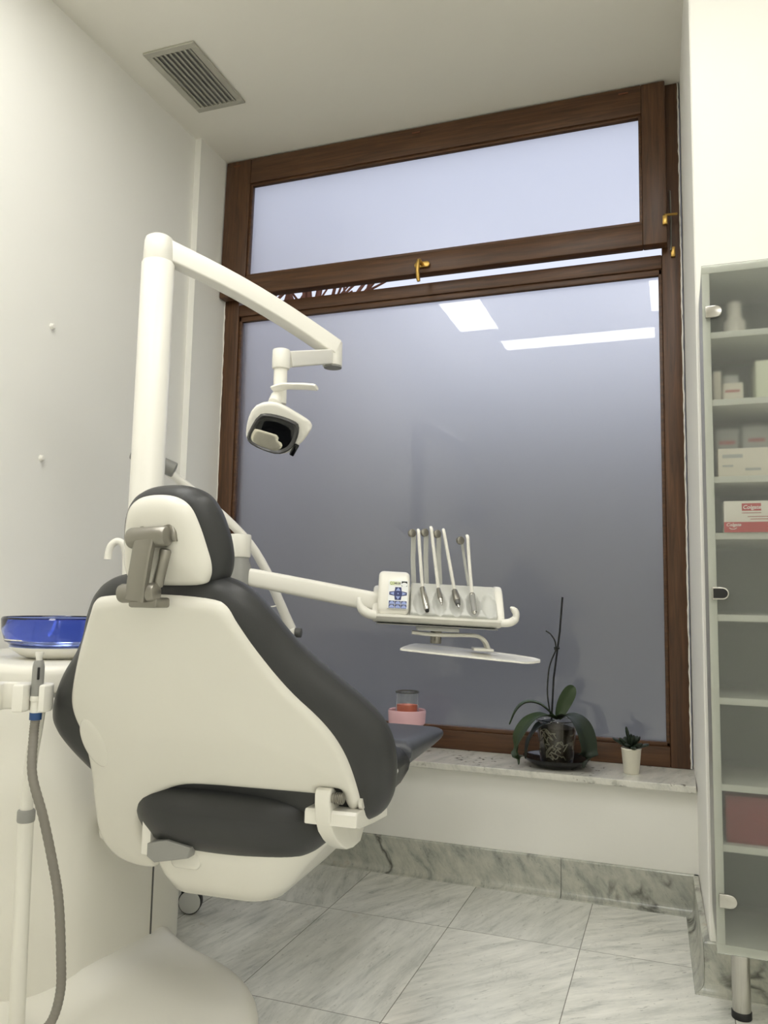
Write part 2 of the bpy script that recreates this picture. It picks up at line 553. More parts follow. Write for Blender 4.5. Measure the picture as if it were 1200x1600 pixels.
def loft(bm, rings, cap=True):
    vr = [[bm.verts.new(p) for p in r] for r in rings]
    n = len(vr[0])
    for a, b in zip(vr, vr[1:]):
        for j in range(n):
            bm.faces.new((a[j], a[(j + 1) % n], b[(j + 1) % n], b[j]))
    if cap:
        bm.faces.new(list(reversed(vr[0]))); bm.faces.new(vr[-1])

def text_bm(body, size, Mx, depth=0.0006, bold=False, align='LEFT', shear=0.0):
    cu = bpy.data.curves.new('lettering', 'FONT')
    cu.body = body; cu.size = size; cu.extrude = depth; cu.align_x = align; cu.shear = shear
    if bold: cu.offset = size * 0.018
    to = bpy.data.objects.new('lettering', cu)
    me = bpy.data.meshes.new_from_object(to)
    bm = bmesh.new(); bm.from_mesh(me); bm.transform(Mx)
    bpy.data.objects.remove(to); bpy.data.meshes.remove(me); bpy.data.curves.remove(cu)
    return bm

def frameM(o, x, y, z):
    return Matrix(((x[0], y[0], z[0], o[0]), (x[1], y[1], z[1], o[1]), (x[2], y[2], z[2], o[2]), (0, 0, 0, 1)))

# ================================================================== SETTING
HC = 3.035
bm = NB(); box(bm, (-2.3, -2.8, -0.1), (2.8, 3.32, 0.0)); struct('floor', bm, M['marble_floor'])
bm = NB(); box(bm, (-2.3, -2.8, HC), (2.8, 3.32, HC + 0.12)); struct('ceiling', bm, M['ceil'])

def plan(name, pts, z0, z1, m, bevel=0.0):
    bm = NB(); prism(bm, pts, lambda x, y, z: V((x, y, z)), z0, z1, bevel)
    return struct(name, bm, m)
plan('wall_left', [(-2.25, -2.7), (-1.995, -2.7), (-1.995, 2.9), (-1.965, 2.9), (-1.965, 3.32), (-2.25, 3.32)], 0, HC, M['wall'])
plan('wall_right', [(0.045, 3.32), (0.067, 2.372), (0.071, 2.368), (2.7, 2.368), (2.7, 3.32)], 0, HC, M['wall'])
plan('wall_window', [(-1.965, 2.906), (0.062, 2.906), (0.062, 3.32), (-1.965, 3.32)], 0, 0.386, M['wall'])
plan('wall_back', [(-2.25, -2.8), (2.7, -2.8), (2.7, -2.6), (-2.25, -2.6)], 0, HC, M['wall'])
plan('wall_side', [(2.5, -2.7), (2.7, -2.7), (2.7, 2.4), (2.5, 2.4)], 0, HC, M['wall'])

# marble skirting with a quarter-round foot
def skirting(name, a, b, inward, thick=0.014, h=0.124, foot=0.024, e0=0.0, e1=0.0):
    a, b, inward = V((*a, 0)), V((*b, 0)), V((*inward, 0)).normalized()
    prof = [(0, 0), (0, h), (thick * 0.8, h), (thick, h - 0.003), (thick, foot + 0.004)]
    prof += [(thick + foot * (1 - math.cos(t)), foot + 0.004 - foot * math.sin(t)) for t in (0.25, 0.5, 0.75, 1.0, 1.25, 1.5)] + [(thick + foot, 0)]
    d = (b - a).normalized()
    bm = NB()
    loft(bm, [[a + d * (-e0 * p[0]) + inward * p[0] + V((0, 0, p[1])) for p in prof], [b + d * (e1 * p[0]) + inward * p[0] + V((0, 0, p[1])) for p in prof]])
    return struct(name, bm, M['marble_base'], smooth=False)
skirting('baseboard_window', (-1.965, 2.906), (-0.386, 2.906), (0, -1))
skirting('baseboard_corner', (-0.384, 2.906), (0.052, 2.906), (0, -1))
skirting('baseboard_niche', (0.052, 2.906), (0.067, 2.372), (-1, 0), thick=0.016, e1=1.0)
skirting('baseboard_right', (0.067, 2.370), (2.5, 2.370), (0, -1), thick=0.014, e0=1.0)
skirting('baseboard_left', (-1.995, -2.6), (-1.995, 2.9), (1, 0))

# marble sill
bm = NB(); box(bm, (-1.964, 2.872, 0.386), (0.052, 3.23, 0.409), 0.003); struct('trim_1', bm, M['marble_sill'])

# ------------------------------------------------------------------ window
win = bpy.data.objects.new('window_1', None); win['kind'] = 'structure'; win.location = (-0.96, 3.15, 0.409)
COL.objects.link(win); WM[win.name] = Matrix.Translation(V(win.location))
FY0, FY1 = 3.15, 3.23
def rail(name, lo, hi, m, bev=0.004, Mx=None, parent=win):
    bm = NB(); box(bm, lo, hi, bev, 2, Mx); return obj(name, bm, m, parent, True)
rail('frame_stile', (-1.965, FY0, 0.409), (-1.888, FY1, 3.034), M['wood_z'])
rail('frame_stile', (-0.028, FY0, 0.409), (0.044, FY1, 3.034), M['wood_z'])
rail('bottom_rail', (-1.888, FY0, 0.409), (-0.028, FY1, 0.482), M['wood_x'])
rail('transom', (-1.888, FY0, 2.285), (-0.028, FY1, 2.340), M['wood_x'])
rail('head_rail', (-1.888, FY0 + 0.004, 2.985), (-0.028, FY1, 3.034), M['wood_x'])
# glazing bead of the fixed pane
bm = NB()
x0, x1, z0, z1 = -1.888, -0.028, 0.482, 2.285
bw = 0.014
for lo, hi in (((x0, FY0 + 0.008, z0), (x0 + bw, FY0 + 0.03, z1)), ((x1 - bw, FY0 + 0.008, z0), (x1, FY0 + 0.03, z1)),
               ((x0, FY0 + 0.008, z0), (x1, FY0 + 0.03, z0 + bw + 0.002)), ((x0, FY0 + 0.008, z1 - bw - 0.01), (x1, FY0 + 0.03, z1))):
    box(bm, lo, hi, 0.003, 2)
obj('glazing_bead', bm, M['wood_x'], win)
bm = NB(); box(bm, (x0 + 0.003, FY0 + 0.031, z0 + 0.003), (x1 - 0.003, FY0 + 0.039, z1 - 0.003))
obj('lower_pane', bm, M['frost'], win, False)
# top-hung sash standing slightly open at its foot
SY0, SY1 = 3.108, 3.160
hinge = V((0, 3.15, 3.02))
MS = Matrix.Translation(hinge) @ Matrix.Rotation(math.radians(-1.6), 4, 'X') @ Matrix.Translation(-hinge)
sx0, sx1, sz0, sz1 = -1.958, -0.006, 2.359, 3.026
sash = rail('upper_sash', (sx0, SY0, sz0), (sx0 + 0.130, SY1, sz1), M['wood_z'], 0.004, MS)
rail('sash_stile', (sx1 - 0.088, SY0, sz0), (sx1, SY1, sz1), M['wood_z'], 0.004, MS, sash)
rail('sash_bottom_rail', (sx0 + 0.130, SY0 + 0.001, sz0), (sx1 - 0.088, SY1, sz0 + 0.090), M['wood_x'], 0.004, MS, sash)
rail('sash_top_rail', (sx0 + 0.130, SY0 + 0.001, 2.905), (sx1 - 0.088, SY1, sz1), M['wood_x'], 0.004, MS, sash)
bm = NB()
a0, a1, c0, c1 = sx0 + 0.130, sx1 - 0.088, sz0 + 0.090, 2.905
for lo, hi in (((a0, SY0 + 0.008, c0), (a0 + 0.012, SY0 + 0.03, c1)), ((a1 - 0.012, SY0 + 0.008, c0), (a1, SY0 + 0.03, c1)),
               ((a0, SY0 + 0.008, c0), (a1, SY0 + 0.03, c0 + 0.012)), ((a0, SY0 + 0.008, c1 - 0.012), (a1, SY0 + 0.03, c1))):
    box(bm, lo, hi, 0.003, 2, MS)
obj('sash_bead', bm, M['wood_x'], sash)
bm = NB(); box(bm, (a0 + 0.002, SY0 + 0.031, c0 + 0.002), (a1 - 0.002, SY0 + 0.038, c1 - 0.002), 0, 2, MS)
obj('upper_pane', bm, M['frost'], sash, False)
# ragged white sealant along the reveals
rs = random.Random(4)
for x, sx in ((-1.963, 1), (0.0425, -1)):
    bm = NB()
    tube(bm, [(x + sx * rs.uniform(0.0, 0.0022), 3.1490, 0.412 + 2.62 * k / 130) for k in range(131)], [0.0018 + rs.uniform(0, 0.0016) for k in range(131)], 6)
    obj('sealant', bm, M['pwhite'], win)
# brass handle on the sash foot
bm = NB()
prism(bm, rrect(-0.034, -0.013, 0.034, 0.013, 0.0128), lambda x, y, z: V((-0.976 + x, 3.085 - z, 2.392 + y)), 0.0, 0.008, 0.003)
obj('handle_rose', bm, M['brass'], sash)
bm = NB()
cyl(bm, (-0.976, 3.082, 2.392), (-0.976, 3.045, 2.394), 0.008)
tube(bm, [(-0.974, 3.048, 2.400), (-0.978, 3.044, 2.396), (-0.982, 3.042, 2.380), (-0.983, 3.042, 2.350), (-0.980, 3.044, 2.318), (-0.978, 3.046, 2.306)], [0.006, 0.009, 0.009, 0.0085, 0.0085, 0.007], 14)
obj('handle_lever', bm, M['brass'], sash)
# stay rod on the right of the sash
bm = NB()
tube(bm, [(0.006, 3.135, 2.585), (0.008, 3.132, 2.46), (0.006, 3.13, 2.345)], 0.0035, 8)
obj('stay_rod', bm, M['satin'], win)
bm = NB(); box(bm, (-0.022, 3.078, 2.428), (-0.004, 3.090, 2.464), 0.003)
cyl(bm, (-0.016, 3.084, 2.466), (0.030, 3.108, 2.476), 0.005, None, 12)
obj('stay_bracket', bm, M['brass'], win)
bm = NB(); box(bm, (0.006, 3.138, 2.322), (0.022, 3.151, 2.362), 0.003)
obj('stay_catch', bm, M['brass'], win)
# three small plugs in the top rail
for x in (-1.90, -1.02, -0.16):
    bm = NB(); box(bm, (x - 0.018, 3.104, 2.998), (x + 0.018, 3.1085, 3.004), 0.001, 1, MS); obj('plug', bm, M['bark'], sash)

# ------------------------------------------------------------------ street outside
bm = NB(); box(bm, (-40, 3.6, -0.35), (40, 40, -0.25)); struct('street_ground', bm, M['asphalt'])
bm = NB(); box(bm, (-40, 13, -0.25), (40, 20, 4.5)); struct('unseen_building', bm, M['facade'])  # unseen building, added to darken the lower window glass
tr = thing('bare_tree', 'bare brown tree branches outside, glimpsed through the gap under the upper sash', 'tree', (-3.95, 7.4, -0.25))
bm = NB(); tube(bm, [(-3.95, 7.4, -0.25), (-3.9, 7.4, 1.2), (-3.95, 7.45, 2.9)], [0.11, 0.09, 0.07], 10); obj('trunk', bm, M['bark'], tr)
bm = NB()
rt = random.Random(3)
for k in range(64):
    p = V((-3.95 + rt.uniform(-.5, .45), 7.4 + rt.uniform(-.3, .3), rt.uniform(2.7, 3.7)))
    d = V((rt.uniform(-1, 1), rt.uniform(-0.5, 0.5), rt.uniform(0.4, 1.3))).normalized()
    pts = [p]
    for j in range(6):
        d = (d + V((rt.uniform(-.35, .35), rt.uniform(-.3, .3), rt.uniform(-.1, .25)))).normalized()
        pts.append(pts[-1] + d * 0.26)
    tube(bm, pts, [0.036, 0.030, 0.027, 0.023, 0.019, 0.015, 0.01], 6)
obj('branches', bm, M['bark'], tr)

# ------------------------------------------------------------------ ceiling lights (some mirrored in the glass, unseen ones added to brighten the room)
for (x0, x1, y0, y1, lab) in ((-1.505, -1.213, 0.61, 1.81, 'lit ceiling panel mirrored as the short bar, top middle of the window glass'),
                              (-1.260, -0.113, 0.06, 0.315, 'lit ceiling panel mirrored as the long bar, upper right of the glass'),
                              (-0.125, 0.165, 0.65, 1.85, 'lit ceiling panel mirrored as the stub in the top right glass corner'),
                              (0.95, 1.24, -2.05, -0.85, 'added fill light panel, unseen behind the camera, nearer the window of the back pair'),  # from here on: unseen fill panels, added because the room was dim
                              (1.80, 2.09, -2.05, -0.85, 'added fill light panel, unseen behind the camera, nearer the side wall of the back pair'),
                              (1.35, 1.64, -0.60, 0.60, 'added fill light panel, unseen beyond the right edge of the view')):
    t = thing('ceiling_light', lab, 'ceiling light', ((x0 + x1) / 2, (y0 + y1) / 2, HC - 0.012), 0, 'lit ceiling panels')
    bm = NB(); box(bm, (x0, y0, HC - 0.010), (x1, y1, HC - 0.004)); obj('diffuser', bm, M['panel_light'], t, False)
    bm = NB()
    e = 0.012
    for lo, hi in (((x0 - e, y0 - e, HC - 0.012), (x1 + e, y0, HC)), ((x0 - e, y1, HC - 0.012), (x1 + e, y1 + e, HC)),
                   ((x0 - e, y0, HC - 0.012), (x0, y1, HC)), ((x1, y0, HC - 0.012), (x1 + e, y1, HC))):
        box(bm, lo, hi)
    obj('frame', bm, M['pwhite'], t, False)

# ------------------------------------------------------------------ ceiling vent
t = thing('ceiling_vent', 'grey louvred air vent in the ceiling above the left wall corner', 'vent', (-1.75, 2.53, HC - 0.012))
vx0, vx1, vy0, vy1 = -1.863, -1.640, 2.337, 2.722
bm = NB(); e = 0.027
for lo, hi in (((vx0, vy0, HC - 0.010), (vx1, vy0 + e, HC - 0.001)), ((vx0, vy1 - e, HC - 0.010), (vx1, vy1, HC - 0.001)),
               ((vx0, vy0 + e, HC - 0.010), (vx0 + e, vy1 - e, HC - 0.001)), ((vx1 - e, vy0 + e, HC - 0.010), (vx1, vy1 - e, HC - 0.001))):
    box(bm, lo, hi, 0.0015, 1)
obj('frame', bm, M['vent'], t)
bm = NB(); nsl = 8
for k in range(nsl):
    x = vx0 + e + (vx1 - vx0 - 2 * e) * (k + 0.5) / nsl
    Mx = Matrix.Translation(V((x, 0, HC - 0.007))) @ Matrix.Rotation(math.radians(28), 4, 'Y')
    box(bm, (-0.0095, vy0 + e, -0.0008), (0.0095, vy1 - e, 0.0008), 0, 1, Mx)
obj('louvres', bm, M['vent'], t)
bm = NB(); box(bm, (vx0 + e, vy0 + e, HC - 0.0015), (vx1 - e, vy1 - e, HC - 0.0005)); obj('duct_backing', bm, M['grey'], t, False)

# two little wall plugs on the left wall
for y, z, lab in ((2.109, 1.902, 'small white screw cap on the left wall, the upper of two'), (2.099, 1.443, 'small white screw cap on the left wall, the lower of two')):
    bm = NB(); lathe(bm, [(0.0, 0.012), (0.007, 0.011), (0.010, 0.006), (0.011, 0.0), (0, 0)], frameM((-1.995, y, z), (0, 1, 0), (0, 0, 1), (1, 0, 0)), 16)
    solo('screw_cap', bm, M['pwhite'], lab, 'screw cap', 'screw caps on the left wall')

# ================================================================== DENTAL CHAIR
OC = V((-0.9305, 1.5169, 0.0)); RC = math.radians(3)
MC = Matrix.Translation(V((-0.9305, 1.5169, 0.05))) @ Matrix.Rotation(RC, 4, 'Z') @ Matrix.Scale(0.95, 4)
chair = thing('dental_chair', 'black upholstered dental chair with cream shell seen from behind, facing the window', 'dental chair', OC, RC)
PHI = math.radians(32)
cP, sP = math.cos(PHI), math.sin(PHI)
def MB(s, t, h):           # backrest plane
    return MC @ V((s, -t * sP + h * cP, 0.56 + t * cP + h * sP))
def MBS(s, t, h): return MB(s, t, h + 0.024)
shell_out = [(-0.126, 0.496), (0.0, 0.503), (0.126, 0.494), (0.148, 0.476), (0.162, 0.445), (0.196, 0.369), (0.246, 0.282), (0.291, 0.229), (0.319, 0.183),
             (0.336, 0.135), (0.345, 0.084), (0.350, 0.02), (0.349, -0.006), (0.338, -0.019), (0.322, -0.020), (0.313, -0.006), (0.310, 0.034), (0.303, 0.036),
             (0.268, 0.036), (0.262, 0.033), (0.256, 0.016), (0.245, 0.015), (0.175, 0.015), (0.083, 0.013), (0.005, 0.012), (-0.069, 0.007), (-0.134, -0.022), (-0.19, -0.066),
             (-0.224, -0.124), (-0.233, -0.181), (-0.226, -0.233), (-0.212, -0.266), (-0.228, -0.284), (-0.28, -0.283), (-0.328, -0.265), (-0.356, -0.222),
             (-0.360, -0.164), (-0.340, -0.078), (-0.318, 0.010), (-0.306, 0.072), (-0.300, 0.137), (-0.305, 0.185), (-0.299, 0.227), (-0.270, 0.289), (-0.222, 0.376), (-0.172, 0.455), (-0.152, 0.487)]
bm = NB()
def sh_rear(d, s, t):
    return rp(d, 0.018, 0.018) + 0.016 * np.clip(d / 0.16, 0, 1) ** 0.8
slab(bm, chaikin(shell_out, 2), lambda d, s, t: rp(d, 0.012, 0.004), sh_rear, 0.013, MBS, 0.022, 6)
shell = obj('backrest_shell', bm, M['shell'], chair, True, 'cream plastic rear shell', 50)
# round cover on the left wing of the shell
bm = NB()
slab(bm, [(0.034 * math.cos(a) - 0.262, 0.070 * math.sin(a) + 0.118) for a in np.linspace(0, 2 * PI, 40, endpoint=False)],
     lambda d, s, t: 0 * d, lambda d, s, t: rp(d, 0.016, 0.006), 0.010, lambda s, t, h: MBS(s, t, h - 0.0215), 0.02, 4)
obj('wing_cover', bm, M['shell'], shell, True, None, 50)
# hinge cap on the right arm of the shell
bm = NB(); tube(bm, [MBS(0.346, 0.0, -0.008), MBS(0.354, 0.0, -0.008)], 0.012, 20); obj('hinge_cap', bm, M['shell'], shell)

cush_half = [(0, 0.522), (0.08, 0.520), (0.135, 0.508), (0.175, 0.482), (0.208, 0.438), (0.241, 0.378), (0.279, 0.326), (0.330, 0.270), (0.380, 0.215), (0.412, 0.165),
             (0.424, 0.110), (0.420, 0.045), (0.404, -0.02), (0.372, -0.066), (0.31, -0.090), (0.18, -0.085), (0.0, -0.08)]
bm = NB()
def pil(T, r): return lambda d, s, t: rp(d, r, T)
cush_left = [(-0.20, -0.080), (-0.285, -0.052), (-0.332, -0.012), (-0.362, 0.030), (-0.386, 0.075), (-0.400, 0.118), (-0.398, 0.160), (-0.372, 0.212)] + [(-x, y) for x, y in reversed(cush_half[1:8])]
slab(bm, cr(cush_half[:-1] + [(0.0, -0.082)] + cush_left, True, 4), lambda d, s, t: rp(d, 0.065, 0.055), lambda d, s, t: rp(d, 0.05, 0.050), 0.016, lambda s, t, h: MB(s, t, h + 0.066), 0.06, 7)
cush = obj('backrest_cushion', bm, M['leather'], chair, True, None, 60)

# headrest
PH2 = 0.33
def MH(s, t, h):
    return MC @ V((s + 0.018, -0.225 - t * math.sin(PH2) + h * math.cos(PH2), 1.0 + t * math.cos(PH2) + h * math.sin(PH2)))
hs_half = [(0, 0.202), (0.042, 0.196), (0.068, 0.176), (0.082, 0.140), (0.092, 0.095), (0.097, 0.062), (0.092, 0.036), (0.074, 0.021), (0.0, 0.017)]
hc_half = [(0, 0.212), (0.045, 0.207), (0.080, 0.190), (0.101, 0.160), (0.112, 0.125), (0.118, 0.090), (0.117, 0.050), (0.104, 0.016), (0.074, -0.004), (0, -0.010)]
head = None
bm = NB(); slab(bm, cr(mirror(hc_half), True, 5), lambda d, s, t: rp(d, 0.05, 0.048), lambda d, s, t: rp(d, 0.045, 0.045), 0.011, lambda s, t, h: MH(s, t, h + 0.045), 0.05, 7)
head = obj('headrest', bm, M['leather'], chair, True, 'black padded headrest', 60)
bm = NB(); slab(bm, cr(mirror(hs_half), True, 5), lambda d, s, t: rp(d, 0.01, 0.003), lambda d, s, t: rp(d, 0.03, 0.022) + 0.016 * np.clip(d / 0.09, 0, 1), 0.010, MH, 0.03, 6)
obj('headrest_shell', bm, M['shell'], head, True, 'cream plastic headrest back', 50)
# metal double-joint bracket
def L(x, y, z): return MC @ V((x, y, z))
bm = NB(); cyl(bm, L(-0.042, -0.312, 0.998), L(0.040, -0.312, 1.002), 0.0175, None, 24, 0.006); obj('bracket_joint', bm, M['satin'], head)
bm = NB(); cyl(bm, L(-0.028, -0.312, 1.104), L(0.058, -0.312, 1.108), 0.0195, None, 24, 0.007); obj('bracket_joint', bm, M['satin'], head)
bm = NB()
tube(bm, [L(0.001, -0.322, 0.986), L(0.006, -0.327, 1.02), L(0.014, -0.327, 1.08), L(0.018, -0.322, 1.114)], [0.008, 0.008, 0.008, 0.007], 16, ry=[0.0205] * 4, up=(0, -1, 0), sq=5)
obj('bracket_arm', bm, M['satin'], head)
bm = NB(); cyl(bm, L(0.030, -0.300, 1.012), L(0.046, -0.300, 1.085), 0.011, None, 16, 0.004); obj('bracket_piston', bm, M['satin'], head)
bm = NB()
slab(bm, [(0.043 * math.cos(a), 0.036 * math.sin(a)) for a in np.linspace(0, PI, 24)] + [(-0.043, -0.012), (0.043, -0.012)],
     lambda d, s, t: 0.012 + 0 * d, lambda d, s, t: rp(d, 0.008, 0.006), 0.008, lambda s, t, h: L(0.022 + s, -0.296 + h, 1.112 + t), 0.008, 3)
obj('bracket_plate', bm, M['satin'], head)
bm = NB(); box(bm, (-0.020, -0.318, 0.972), (0.042, -0.268, 0.992), 0.005, 2, MC); obj('bracket_foot', bm, M['satin'], head)

# seat cushion, legrest
def seat_slab(outline, ztop, Tt, rt, Tb, rb, step=0.02):
    bm = NB()
    slab(bm, outline, lambda d, s, t: rp(d, rt, Tt), lambda d, s, t: rp(d, rb, Tb), step, lambda s, t, h: MC @ V((s, t, ztop + h)), 0.06, 6)
    return bm
seat_out = cr([(0.0, -0.015), (0.12, -0.005), (0.20, 0.03), (0.245, 0.09), (0.255, 0.2), (0.255, 0.5), (0.255, 0.70), (0.24, 0.735), (0, 0.735),
               (-0.24, 0.735), (-0.255, 0.70), (-0.255, 0.5), (-0.255, 0.2), (-0.245, 0.09), (-0.20, 0.03), (-0.12, -0.005)], True, 5)
seat = obj('seat_cushion', seat_slab(seat_out, 0.512, 0.055, 0.05, 0.108, 0.115), M['leather'], chair, True, None, 60)
leg_out = cr([(0.0, 0.745), (0.24, 0.745), (0.257, 0.78), (0.258, 1.0), (0.258, 1.16), (0.240, 1.255), (0.14, 1.29), (0, 1.297), (-0.14, 1.29), (-0.240, 1.255), (-0.258, 1.16),
              (-0.258, 1.0), (-0.255, 0.78), (-0.24, 0.745)], True, 5)
bm = NB()
slab(bm, leg_out, lambda d, s, t: rp(d, 0.035, 0.034), lambda d, s, t: rp(d, 0.04, 0.056), 0.022, lambda s, t, h: MC @ V((s, t, 0.538 - (t - 0.745) * 0.030 + h * (1 - 0.55 * (t - 0.745) / 0.55))), 0.05, 6)
obj('leg_rest', bm, M['leather2'], chair, True, 'padded leg rest, window sheen painted into its grey', 60)
bm = NB(); box(bm, (-0.20, 0.75, 0.466), (0.20, 1.1, 0.490), 0.006, 2, MC); obj('leg_rest_plate', bm, M['shell'], chair)

# seat casing: hull lofted from plan outlines
def hull(z, hx, y0, y1, r, k=8):
    return [MC @ V((x, y, z)) for x, y in rrect(-hx[0], y0, hx[1], y1, r, k)]
bm = NB()
loft(bm, [hull(0.298, (0.150, 0.095), 0.125, 0.46, 0.06), hull(0.303, (0.168, 0.110), 0.100, 0.50, 0.07), hull(0.340, (0.19, 0.145), 0.075, 0.56, 0.08),
          hull(0.385, (0.21, 0.180), 0.052, 0.64, 0.10), hull(0.420, (0.225, 0.212), 0.040, 0.68, 0.13), hull(0.450, (0.235, 0.24), 0.042, 0.70, 0.15),
          hull(0.490, (0.24, 0.262), 0.06, 0.71, 0.16), hull(0.515, (0.24, 0.272), 0.09, 0.71, 0.16)])
obj('seat_casing', bm, M['shell'], chair, True, None, 60)
# right hinge bracket rising from the casing
bm = NB()
prism(bm, chaikin([(-0.040, 0.585), (-0.030, 0.602), (-0.005, 0.600), (0.03, 0.570), (0.10, 0.560), (0.20, 0.53), (0.20, 0.44), (0.10, 0.44), (0.03, 0.472), (-0.028, 0.52)], 1),
      lambda y, z, x: MC @ V((x, y, z)), 0.262, 0.296, 0.004)
prism(bm, [(-0.025, 0.550), (-0.020, 0.556), (0.16, 0.552), (0.20, 0.53), (0.20, 0.495), (0.10, 0.505), (0.0, 0.518), (-0.025, 0.526)],
      lambda y, z, x: MC @ V((x, y, z)), 0.235, 0.352, 0.004)
obj('hinge_bracket', bm, M['shell'], chair, True)
bm = NB(); tube(bm, [L(0.290, -0.022, 0.582), L(0.322, -0.022, 0.582)], 0.009, 16)
for k in range(5): tube(bm, [L(0.302 + k * 0.004, -0.022, 0.582), L(0.304 + k * 0.004, -0.022, 0.582)], 0.0115, 16)
obj('hinge_spring', bm, M['satin'], chair)
# grey latch lever at the left end of the casing
bm = NB()
slab(bm, rrect(-0.038, -0.045, 0.038, 0.045, 0.016), lambda d, s, t: 0 * d, lambda d, s, t: rp(d, 0.012, 0.008), 0.009, lambda s, t, h: L(-0.082 + s, 0.050 + h, 0.420 + t), 0.012, 4)
obj('latch_recess', bm, M['shell'], chair)
bm = NB()
prism(bm, [(-0.060, -0.018), (-0.04, -0.030), (0.045, -0.012), (0.050, 0.012), (-0.01, 0.022), (-0.060, 0.010)], lambda x, z, y: L(-0.100 + x, 0.030 + y, 0.424 + z), -0.022, 0.01, 0.003)
obj('latch_lever', bm, M['grey'], chair)
bm = NB(); box(bm, (-0.19, 0.030, 0.40), (-0.165, 0.055, 0.48), 0.004, 2, MC); obj('linkage', bm, M['pwhite'], chair)
# lift arm reaching to the unit
bm = NB(); box(bm, (-0.408, 0.16, 0.37), (-0.18, 0.34, 0.46), 0.02, 3, MC); obj('lift_arm', bm, M['shell'], chair)

# ================================================================== DENTAL UNIT
unit = thing('dental_unit', 'cream pedestal unit with domed floor base standing left of the dental chair', 'dental unit', (-1.55, 1.7, 0))
ux0, ux1, uy0, uy1 = -1.825, -1.283, 1.43, 2.03
SU = Matrix.Translation(V((0, 0, -0.06))) @ Matrix.Scale(1.06, 4)
def plan_pts(g, r, k=10, bulge=0.02):
    pts = dens(rrect(ux0 - g, uy0 - g, ux1 + g, uy1 + g, r, k), 0.05)
    return [(x + (bulge * (1 - ((y - 1.715) / 0.33) ** 2) if x > ux1 - 0.12 else 0), y) for x, y in pts]
bm = NB(); prism(bm, plan_pts(0, 0.13), lambda x, y, z: SU @ V((x, y, z)), 0.08, 0.762, 0.004)
body = obj('pedestal_body', bm, M['unitw'], unit, True, None, 30)
bm = NB(); prism(bm, plan_pts(-0.008, 0.125), lambda x, y, z: SU @ V((x, y, z)), 0.760, 0.772); obj('lid_seam', bm, M['grey'], unit)
bm = NB(); prism(bm, plan_pts(0.004, 0.135), lambda x, y, z: SU @ V((x, y, z)), 0.770, 0.834, 0.022, 5); obj('top_tray', bm, M['white'], unit, True, None, 30)
bm = NB(); box(bm, (-1.30, 1.800, 0.118), (-1.2620, 1.804, 0.56), 0, 1, SU); obj('panel_gap', bm, M['dgrey'], body, False)
base_out = [(-1.365 + 0.50 * math.copysign(abs(math.cos(a)) ** 0.88, math.cos(a)), 1.46 + 0.545 * math.copysign(abs(math.sin(a)) ** 0.88, math.sin(a))) for a in np.linspace(0, 2 * PI, 72, endpoint=False)]
bm = NB(); slab(bm, base_out, lambda d, s, t: 0.006 + rp(d, 0.055, 0.038) + 0.020 * np.clip(d / 0.30, 0, 1) + 0.045 * np.exp(-np.maximum(0, s + 1.335) / 0.05) * np.clip((t - 1.50) / 0.15, 0, 1), lambda d, s, t: 0 * d, 0.025, lambda s, t, h: V((s, t, 0.001 + h)), 0.055, 6)
obj('floor_base', bm, M['unitw'], unit, True, None, 50)
# water spout
bm = NB(); tube(bm, cr([(-1.357, 1.755, 0.80), (-1.357, 1.754, 0.95), (-1.356, 1.748, 1.07), (-1.357, 1.742, 1.112), (-1.364, 1.736, 1.130), (-1.376, 1.730, 1.133), (-1.387, 1.724, 1.122), (-1.392, 1.722, 1.104), (-1.393, 1.721, 1.085)], False, 4), 0.0095, 14)
bm.transform(Matrix.Scale(1.025, 4) @ Matrix.Translation(V((0, 0, -0.025))))
obj('water_spout', bm, M['white'], unit)

# spittoon bowl
bowl = thing('spittoon_bowl', 'cobalt blue glass bowl on a white foot on top of the pedestal unit', 'bowl', (-1.55, 1.738, 0.8245))
Mw = SU @ Matrix.Translation(V((-1.462, 1.64, 0)))
bm = NB(); lathe(bm, [(0, 0.872), (0.128, 0.880), (0.131, 0.931), (0.134, 0.935), (0.137, 0.931), (0.135, 0.905), (0.126, 0.876), (0.112, 0.866), (0, 0.864)], Mw, 56)
obj('glass_bowl', bm, M['blueglass'], bowl, True, 'cobalt blue glass')
bm = NB(); lathe(bm, [(0, 0.8345), (0.070, 0.8345), (0.088, 0.842), (0.108, 0.855), (0.116, 0.8635), (0, 0.8635)], Mw, 48); obj('foot', bm, M['white'], bowl, True, 'white foot')

# suction holder
CR_ = V((0.9394, 0.3428, 0)); CF_ = V((-0.3428, 0.9394, 0))       # the holder bar lies along this direction
hold = thing('suction_holder', 'white clamp bar on a telescopic pole in front of the pedestal unit', 'holder', (-1.331, 1.438, 0.071))
Mh = frameM((-1.284, 1.377, 0.777), CR_, CF_, (0, 0, 1))
def notch(cx, r, n=14):
    return [(cx + r * math.cos(a), 0.012 + r * math.sin(a)) for a in np.linspace(math.radians(215), math.radians(-35), n)]
bar = [(-0.16, -0.020), (-0.074, -0.020), (-0.071, -0.012)] + notch(-0.056, 0.0165) + [(-0.041, -0.012), (-0.038, -0.020), (-0.016, -0.020), (-0.014, -0.012)] + notch(0.0, 0.0148) + \
      [(0.014, -0.012), (0.017, -0.018), (0.026, -0.014), (0.032, -0.002), (0.033, 0.015), (0.028, 0.032), (0.015, 0.040), (-0.16, 0.040)]
bm = NB(); prism(bm, bar, lambda x, y, z: Mh @ V((x, y, z)), -0.032, 0.026, 0.005); obj('clamp_bar', bm, M['white'], hold)
bm = NB()
tube(bm, cr([(-1.300, 1.412, 0.748), (-1.304, 1.411, 0.706), (-1.312, 1.410, 0.640), (-1.318, 1.412, 0.567), (-1.320, 1.414, 0.521)], False, 5), [0.013] * 21, 16); obj('upper_pole', bm, M['unitw'], hold)
